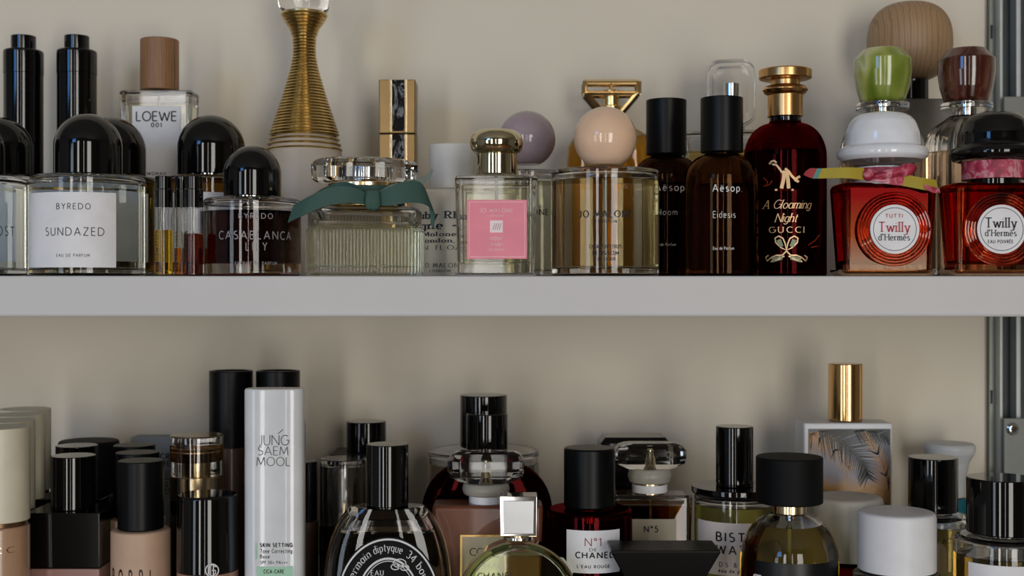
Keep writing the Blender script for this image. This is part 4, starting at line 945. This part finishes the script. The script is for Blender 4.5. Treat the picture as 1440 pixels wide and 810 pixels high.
# crystal stopper bottles
def crystal(t, x0, x1, y0, y1, yr0, yr1, rr, yw0, yw1, rw, mw=None):
    hw_ = (x1-x0)/2*t.Y/F; cx_ = t.x((x0+x1)/2); zt_, zb_ = t.z(y0), t.z(y1); h = zt_-zb_; d = hw_*.52
    def oct_(sx, sy): c = .30; return [(cx_+a*hw_*sx, b*d*sy) for a, b in ((1, -1+c*1.3), (1, 1-c*1.3), (1-c, 1), (-1+c, 1), (-1, 1-c*1.3), (-1, -1+c*1.3), (-1+c, -1), (1-c, -1))]
    rows = [(zb_, .62, .6), (zb_+h*.22, .96, .92), (zb_+h*.4, 1, 1), (zb_+h*.72, 1, 1), (zt_-h*.08, .88, .8), (zt_, .72, .6)]
    t.add('stopper', loft([[(a, b, z) for a, b in oct_(sx, sy)] for z, sx, sy in rows]), GL, ang=10, label='faceted crystal stopper')
    t.add('stopper_pin', lathe([(0, zb_+.0005), (t.r(10), zb_+.0005), (t.r(6), zb_+h*.45), (t.r(4), zb_+h*.62), (0, zb_+h*.64)], 24, .0003, x=cx_), CHAMP)
    t.add('frosted_ring', lathe([(0, t.z(yr1)), (t.r(rr*.9), t.z(yr1)), (t.r(rr), t.z((yr0+yr1)/2)), (t.r(rr*.9), t.z(yr0)), (t.r(rr*.5), zb_-.0003), (0, zb_-.0003)], 48, .0015, x=cx_), mat('frosted ring glass', '#c9c4b6', .35, trans=.45))
    t.add('white_band', cyl(t.r(rw), t.z(yw1), t.z(yw0), .0004, 48, cx_), WPL); t.add('gold_band', cyl(t.r(rw*.97), t.z(yw0), t.z(yr1), .0002, 48, cx_), PGOLD)
    t.add('gold_band', cyl(t.r(rw*.97), t.z(yw1)-.0015, t.z(yw1), .0002, 48, cx_), PGOLD)
t = T('rose_brown_bottle', 'rose-brown square bottle with crystal stopper and cream label, behind the silver-capped round one', 'perfume', 686, .885, 'l')
Yf = .870; ztp = t.z(711, Yf)
t.add('body', rbox(157*Yf/F, .03, 0, ztp-.0002, .004, .003), mat('rose brown lacquered glass', '#70412d', .35, coat=.2), ang=60)
crystal(t, 630, 737, 634, 678, 678, 695, 34, 696, 708, 24)
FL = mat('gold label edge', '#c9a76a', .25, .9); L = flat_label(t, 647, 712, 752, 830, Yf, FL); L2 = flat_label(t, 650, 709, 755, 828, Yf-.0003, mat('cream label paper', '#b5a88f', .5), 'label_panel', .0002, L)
flat_text(t, 'COCO', 661, 703, 771, 781, Yf-.0005, INK, L, weight=.12, track=.1)
# round green bottle with square silver cap
t = T('round_flat_bottle', 'flat round bottle of green perfume in a silver rim with square silver cap', 'perfume', 729, .838, 'l')
Rr = t.r(84); zc = t.z(842); RX = Matrix.Translation((0, 0, zc)) @ Matrix.Rotation(pi/2, 4, 'X')
t.add('bottle', tf(lathe([(0, -.010), (Rr-.004, -.010), (Rr-.0012, -.006), (Rr-.0012, .006), (Rr-.004, .010), (0, .010)], 72, .0015), RX), GL, ang=60)
def disc_part(z_lo, z_hi, R_, hd_):
    pts = [(x_*R_, zz) for x_, zz in []]
    n_ = 28; P = []
    a0 = math.asin(max(-1, min(1, (z_hi-zc)/R_))); a1 = math.asin(max(-1, min(1, (z_lo-zc)/R_)))
    for k in range(n_+1): a = a1+(a0-a1)*k/n_; P.append((R_*cos(a), zc+R_*sin(a)))
    for k in range(n_+1): a = a0+(a1-a0)*k/n_; P.append((-R_*cos(a), zc+R_*sin(a)))
    return loft([[(a, yy, b) for a, b in P] for yy in (-hd_, hd_)])
t.add('liquid', disc_part(zc-Rr*.86, t.z(779), Rr*.87, .006), liq('fresh green perfume', (.93, .97, .72)))
t.add('air_space', disc_part(t.z(779)+.0004, zc+Rr*.85, Rr*.87, .006), AIR)
t.add('rim', tf(lathe([(Rr, -.007), (Rr, .007), (Rr-.0011, .0078), (Rr-.0012, -.0078), (Rr, -.007)], 72), RX), CHAMP)
t.add('neck', cyl(t.r(14), zc+Rr-.001, t.z(750), .0003, 40), PGOLD); t.add('neck_band', cyl(t.r(22), t.z(757), t.z(753), .0003), SIL)
cpw = 53*.83/F
t.add('cap', rbox(cpw, cpw*.72, t.z(751), t.z(695), .0006, .0006, seg=2), SIL, ang=25); t.add('cap_face', rbox(cpw*.82, .0012, t.z(747.5), t.z(701), .0004, .0004, y=-cpw*.36, seg=2), mat('brushed silver face', '#c3c5c8', .3, .9))
flat_text(t, 'CHANEL', 672, 722, 806, 814, .827, mat('dark green ink', '#20301c', .5), weight=.16, track=.2)
# red number one bottle
t = T('red_perfume_bottle', 'dark red round bottle with matte black cap and white label, lower shelf', 'perfume', 829, .882, 'l')
R = t.r(60)
round_bottle(t, R, t.z(714), t.r(33), t.z(712), wall=.003, base=.005, level=t.z(726), liquid=liq('crimson perfume', (.55, .04, .05)), g=glass('crimson glass', (.4, .035, .045)), rad=.003)
t.add('sprayer', cyl(t.r(14), t.z(745), t.z(716), .0004), SIL)
t.add('cap', cyl(t.r(36), t.z(712), t.z(629), .0016, 64), MBLK)
L = round_label(t, 797, 871, 746, 806, R, WLAB)
round_text(t, 'N°1', 823, 845, 757, 768, R, mat('crimson ink', '#8e1f33', .5), L, off=.0004, weight=.1); round_text(t, 'DE', 829, 839, 771, 775, R, INK, L, off=.0004, weight=.14)
round_text(t, 'CHANEL', 810, 861, 777, 785, R, INK, L, off=.0004, weight=.2, track=.2); round_text(t, "L'EAU ROUGE", 812, 857, 795, 799, R, INK, L, off=.0004, weight=.2)
# black slab bottle behind
t = T('black_slab_bottle', 'black square bottle with sloping flat lid, rearmost behind the crystal stopper of the amber bottle', 'perfume', 891, .995, 'l')
w = t.r(98); t.add('body', rbox(w*.93, .03, 0, t.z(624), .002, .001), BLK)
t.add('lid', loft([[(a, b, t.z(z)) for a, b in rrect(w*s_, .035*s_, .002, 3)] for z, s_ in ((630, 1), (620, 1), (613, .88), (612, .86))]), BLK, ang=20)
# number five
t = T('amber_square_bottle', 'square amber perfume bottle with crystal stopper and cream label behind the black trapezoid top', 'perfume', 914, .934, 'l')
Yf = .919; w = 116*Yf/F; 
block_bottle(t, w, .03, t.z(697, Yf), wall=.004, base=.006, level=t.z(708), liquid=liq('amber perfume five', (.75, .48, .22)), r=.005, bev=.0025)
crystal(t, 864, 963, 622, 658, 657, 678, 31, 680, 691, 25)
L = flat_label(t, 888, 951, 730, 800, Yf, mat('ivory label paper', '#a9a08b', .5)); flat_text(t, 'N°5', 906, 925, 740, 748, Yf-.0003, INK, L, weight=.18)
# black trapezoid flask
t = T('trapezoid_stoppered_bottle', 'wide black bottle with trapezoid top in front of the square amber bottle', 'perfume', 932, .835, 'l')
w = 154*.818/F; d = .034
t.add('stopper', loft([[(a*q, b*q2, t.z(z_, .818)) for a, b in rrect(w, d, .001, 3)] for z_, q, q2 in ((815, .74, .8), (806, .80, .86), (778, 1, 1), (775.5, 1, 1), (774.5, .985, .97))]), MBLK, ang=15)
t.add('stopper_edge', rbox(w*1.0, d*1.0, t.z(776.5, .818), t.z(775, .818), .001, .0003), BLK)
t.add('body', rbox(w*.72, d*.8, 0, t.z(815, .818), .003, .002), BLK)
# olive round bottle with disc lid
t = T('disc_lidded_bottle', 'round bottle of olive perfume with black disc lid and tall black cap', 'perfume', 1033, .905, 'l')
R = t.r(57)
round_bottle(t, R, t.z(694), t.r(40), t.z(690), wall=.003, base=.006, level=t.z(708), liquid=liq('olive perfume', (.83, .82, .45)), rad=.002)
t.add('lid', lathe([(0, t.z(693)), (t.r(59), t.z(693)), (t.r(61), t.z(691)), (t.r(61), t.z(683)), (0, t.z(683))], 64, .0006), BLK)
t.add('cap', cyl(t.r(26.5), t.z(683), t.z(599), .0008, 56), BLK)
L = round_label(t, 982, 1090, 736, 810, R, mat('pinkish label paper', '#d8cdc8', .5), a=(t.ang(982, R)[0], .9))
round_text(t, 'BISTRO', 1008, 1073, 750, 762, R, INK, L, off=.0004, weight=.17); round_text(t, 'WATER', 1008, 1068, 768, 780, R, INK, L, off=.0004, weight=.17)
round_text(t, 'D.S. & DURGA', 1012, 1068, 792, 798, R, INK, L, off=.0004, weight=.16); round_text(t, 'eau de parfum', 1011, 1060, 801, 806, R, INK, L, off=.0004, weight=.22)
# round golden bottle
t = T('globe_bottle', 'globe-shaped bottle of golden perfume with wide matte black cap and black label', 'perfume', 1110, .843, 'l')
R = t.r(70); zeq = t.z(790); sh = [(R, .01), (R, zeq)]+arc(R*.28, zeq, R*.72, t.z(722)-zeq, 6, 88, 12)
prof = [(0, 0), (R-.004, 0, .002)]+sh+[(t.r(24), t.z(719)), (0, t.z(719))]
t.add('bottle', lathe(prof, 72), GL, ang=60)
w_ = .0025; lv = t.z(738)
pr = [(max(a-w_, .002), b-w_*.7) for a, b in sh[1:]]; lo_ = [p for p in pr if p[1] < lv]; hi_ = [p for p in pr if p[1] >= lv]
a, c = lo_[-1], hi_[0]; rl = a[0]+(c[0]-a[0])*(lv-a[1])/(c[1]-a[1])
t.add('liquid', lathe([(0, .006), (R-w_-.002, .006), (R-w_, .010)]+lo_+[(rl, lv), (0, lv)], 64), liq('golden olive perfume', (.85, .74, .36)), ang=60)
t.add('air_space', lathe([(0, lv+.0003), (rl, lv+.0003)]+hi_+[(0, hi_[-1][1])], 64), AIR, ang=60)
t.add('neck', cyl(t.r(24.5), t.z(720.5), t.z(706), .0004), PGOLD); t.add('cap', cyl(t.r(47.5), t.z(706), t.z(641.5), .0012, 64), SBLK)
t.add('dip_tube', cyl(.0009, .008, t.z(722), .0002, 10), DIP); t.add('sprayer', cyl(t.r(5), t.z(735), t.z(722), .0003, 16), SIL)
zl1 = t.z(793, .812); L = t.add('label', curved_plate(R*1.002, -.95, .95, .008, zl1), mat('black satin label', '#0c0e11', .35))
round_text(t, 'F', 1061.5, 1071, 809, 825, R*1.002, WINK, L, off=.0004, weight=.16)
# gold-capped bottle with palm picture
t = T('palm_picture_bottle', 'white flat bottle with gold cap and a palm frond sunset picture', 'perfume', 1192, .982, 'l')
Yf = .967; t.e.location.x = (1193-720)*Yf/F; t.X = t.e.location.x; w = 126*Yf/F
t.add('body', rbox(w, .03, 0, t.z(595, Yf), .002, .0015), WPL); t.add('cap', cyl(t.r(24.5), t.z(591), t.z(511), .0009, 56, t.x(1189)), mat('warm polished gold', '#dcb27a', .14, 1))
m = bpy.data.materials.new('sunset print'); m.use_nodes = True; nt = m.node_tree; b = nt.nodes['Principled BSDF']
tc = nt.nodes.new('ShaderNodeTexCoord'); sx = nt.nodes.new('ShaderNodeSeparateXYZ'); mr = nt.nodes.new('ShaderNodeMapRange'); r_ = nt.nodes.new('ShaderNodeValToRGB')
nz = nt.nodes.new('ShaderNodeTexNoise'); nz.inputs['Scale'].default_value = 70; ad = nt.nodes.new('ShaderNodeMath'); ad.operation = 'MULTIPLY_ADD'; ad.inputs[1].default_value = .014
nt.links.new(tc.outputs['Object'], sx.inputs[0]); nt.links.new(tc.outputs['Object'], nz.inputs['Vector']); nt.links.new(nz.outputs['Fac'], ad.inputs[0]); nt.links.new(sx.outputs['Z'], ad.inputs[2]); nt.links.new(ad.outputs[0], mr.inputs['Value'])
mr.inputs['From Min'].default_value = t.z(705)+.007; mr.inputs['From Max'].default_value = t.z(602)+.007
e = r_.color_ramp.elements; cols = [(0, '#8a5f22'), (.22, '#b08040'), (.38, '#8a8187'), (.65, '#808594'), (.85, '#555c60'), (1, '#3a4040')]
while len(e) < len(cols): e.new(.5)
for q, (p, c) in zip(e, cols): q.position = p
for q, (p, c) in zip(e, cols): q.color = (*lin(c), 1)
nt.links.new(mr.outputs[0], r_.inputs[0]); nt.links.new(r_.outputs[0], b.inputs['Base Color']); b.inputs['Roughness'].default_value = .35
L = flat_label(t, 1136.5, 1252, 603, 709, Yf, m, 'picture', .0004)
def leafset(name, stem, n_, ln, sp, m_, wpx, off):
    V, Fc = [], []; P = spline([(a, 0, b) for a, b in stem], 12); P = [(p.x, p.z) for p in P]; N_ = len(P)
    for k in range(1, n_+1):
        i = min(N_-2, int(k/n_*(N_-2))); x_, y_ = P[i]; tx, ty = P[i+1][0]-x_, P[i+1][1]-y_; th_ = atan2(ty, tx); l_ = ln*(1-.55*k/n_)
        for sd in (1, -1):
            a = th_+sd*(radians(sp)-.4*k/n_)+random.uniform(-.08, .08); ex, ey = x_+cos(a)*l_, y_+sin(a)*l_
            ex = min(1251, max(1137.5, ex)); ey = min(705, max(604, ey))
            px_, py_ = -sin(a)*wpx/2, cos(a)*wpx/2; n0 = len(V)
            V += [(x_-px_, y_-py_), (x_+px_, y_+py_), (ex, ey)]; Fc.append((n0, n0+1, n0+2))
    V = [(t.x(a, Yf), Yf-t.Y-off, t.z(b_, Yf)) for a, b_ in V]
    t.add(name, mk(V, Fc, name, False, recalc=False), m_, L)
LO = mat('light orange print', '#b98e62', .4); DKP = mat('dark frond print', '#24282a', .4)
leafset('palm_frond_print', [(1138, 610), (1165, 625), (1195, 660)], 26, 34, 75, LO, 2.6, .0006)
leafset('palm_frond_print', [(1250, 690), (1240, 650), (1215, 608)], 26, 30, 55, LO, 2.4, .0006)
leafset('palm_frond_print', [(1150, 605), (1185, 622), (1212, 650), (1220, 672)], 34, 42, 62, DKP, 2.2, .0008)
leafset('palm_frond_print', [(1200, 606), (1228, 608), (1251, 618)], 20, 26, 60, DKP, 1.8, .0008)
# off-white capped jars
OW = mat('off-white cap plastic', '#d2cec4', .42)
def capjar(label, px, Y, r, y0, y1, br, m, bm, ridged):
    t = T('white_capped_bottle', label, 'perfume', px, Y, 'l'); z1, z0 = t.z(y0), t.z(y1)
    t.add('cap', lathe([(0, z0), (t.r(r), z0, .0008), (t.r(r), z1-.004), (t.r(r-1.5), z1-.0008, .002), (t.r(r*.85), z1, .0015), (0, z1+.0003)], 72), m, ang=60)
    if ridged:
        R_ = t.r(br); n_ = 96
        secs = [[((R_*q+.0006*(k % 2)*(q > .95))*cos(2*pi*k/n_), (R_*q+.0006*(k % 2)*(q > .95))*sin(2*pi*k/n_), z) for k in range(n_)] for z, q in ((0, .97), (.002, 1), (z0-.007, 1), (z0-.003, .97), (z0-.0003, .84))]
        t.add('body', loft(secs), bm, ang=50)
    else:
        t.add('body', lathe([(0, 0), (t.r(br), 0, .001), (t.r(br), z0-.003, .002), (t.r(br*.8), z0-.0003), (0, z0-.0003)], 64), bm)
capjar('red glass bottle under a wide off-white cap, in front of the palm picture', 1190, .908, 52.5, 697, 783, 55, OW, glass('brownish red glass', (.45, .08, .04)), False)
capjar('dark ribbed bottle under a wide white cap, frontmost beside the globe bottle', 1261, .838, 56, 718, 800, 63, mat('cool white cap plastic', '#e2e3e6', .4), mat('dark brown ribbed glass', '#1c1210', .12, coat=.6), True)
# black cap, round label
t = T('round_labelled_bottle', 'clear bottle with glossy black cap and pale arched label, right of the white cap', 'perfume', 1312, .922, 'l')
R = t.r(50)
round_bottle(t, R, t.z(722), t.r(26), t.z(718), wall=.003, base=.006, level=t.z(738), liquid=liq('olive amber perfume', (.86, .80, .50)), rad=.004)
t.add('cap', cyl(t.r(35.5), t.z(718), t.z(642.5), .0008, 64), BLK)
V = []; 
a0 = t.ang(1300, R)[0]; zt = t.z(765); zz = .01; n_ = 20
P = []
hw_ = .62
for k in range(n_+1): a = pi*k/n_; P.append((a0+hw_*cos(a), zt-.0+.008*sin(a)))
P += [(a0-hw_, .02), (a0+hw_, .02)]
mid = [((R+.0003)*sin(a), -(R+.0003)*cos(a), z) for a, z in P]
VV, FF = [], []
N_ = 16
for k in range(N_+1):
    a = a0-hw_+2*hw_*k/N_; zz = zt+.008*sqrt(max(0, 1-((a-a0)/hw_)**2))
    for r_o in (R+.00005, R+.0003): VV += [(r_o*sin(a), -r_o*cos(a), .02), (r_o*sin(a), -r_o*cos(a), zz)]
for k in range(N_): i, j = k*4, k*4+4; FF += [(i+2, j+2, j+3, i+3), (i, i+1, j+1, j), (i+1, i+3, j+3, j+1), (i, j, j+2, i+2)]
FF += [(0, 2, 3, 1), (N_*4, N_*4+1, N_*4+3, N_*4+2)]
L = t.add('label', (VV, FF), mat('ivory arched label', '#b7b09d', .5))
round_text(t, 'BOTANICAL ACT', 1282, 1338, 757, 764, R, INK, L, off=.0005, serif=True, weight=.15)
# white flared cap with teal body
t = T('flared_cap_bottle', 'teal bottle with flared white cap against the wall near the rail', 'bottle', 1335, 1.015, 'l')
t.add('cap', lathe([(0, t.z(698)), (t.r(22), t.z(698)), (t.r(24), t.z(670)), (t.r(28), t.z(650)), (t.r(36), t.z(636)), (t.r(37.5), t.z(628)), (t.r(35), t.z(623)), (0, t.z(622))], 56, .001), mat('grey-white cap plastic', '#c9cbcc', .4), ang=60)
t.add('body', lathe([(0, 0), (t.r(24), 0), (t.r(24), t.z(699)), (0, t.z(699))], 48, .001), mat('teal plastic', '#236a7c', .35))
# right edge bottle
t = T('wide_black_capped_bottle', 'clear round bottle with wide glossy black cap and white label, at the right edge', 'perfume', 1408, .845, 'l')
R = t.r(69)
round_bottle(t, R, t.z(752), t.r(40), t.z(748), wall=.003, base=.006, level=t.z(778), liquid=liq('hazel perfume', (.86, .74, .45)), rad=.005)
t.add('cap', cyl(t.r(50), t.z(748), t.z(671), .0008, 72), BLK)
L = t.add('label', curved_plate(R, t.ang(1362, R)[0], .8, .02, t.z(797, .815)), WLAB)
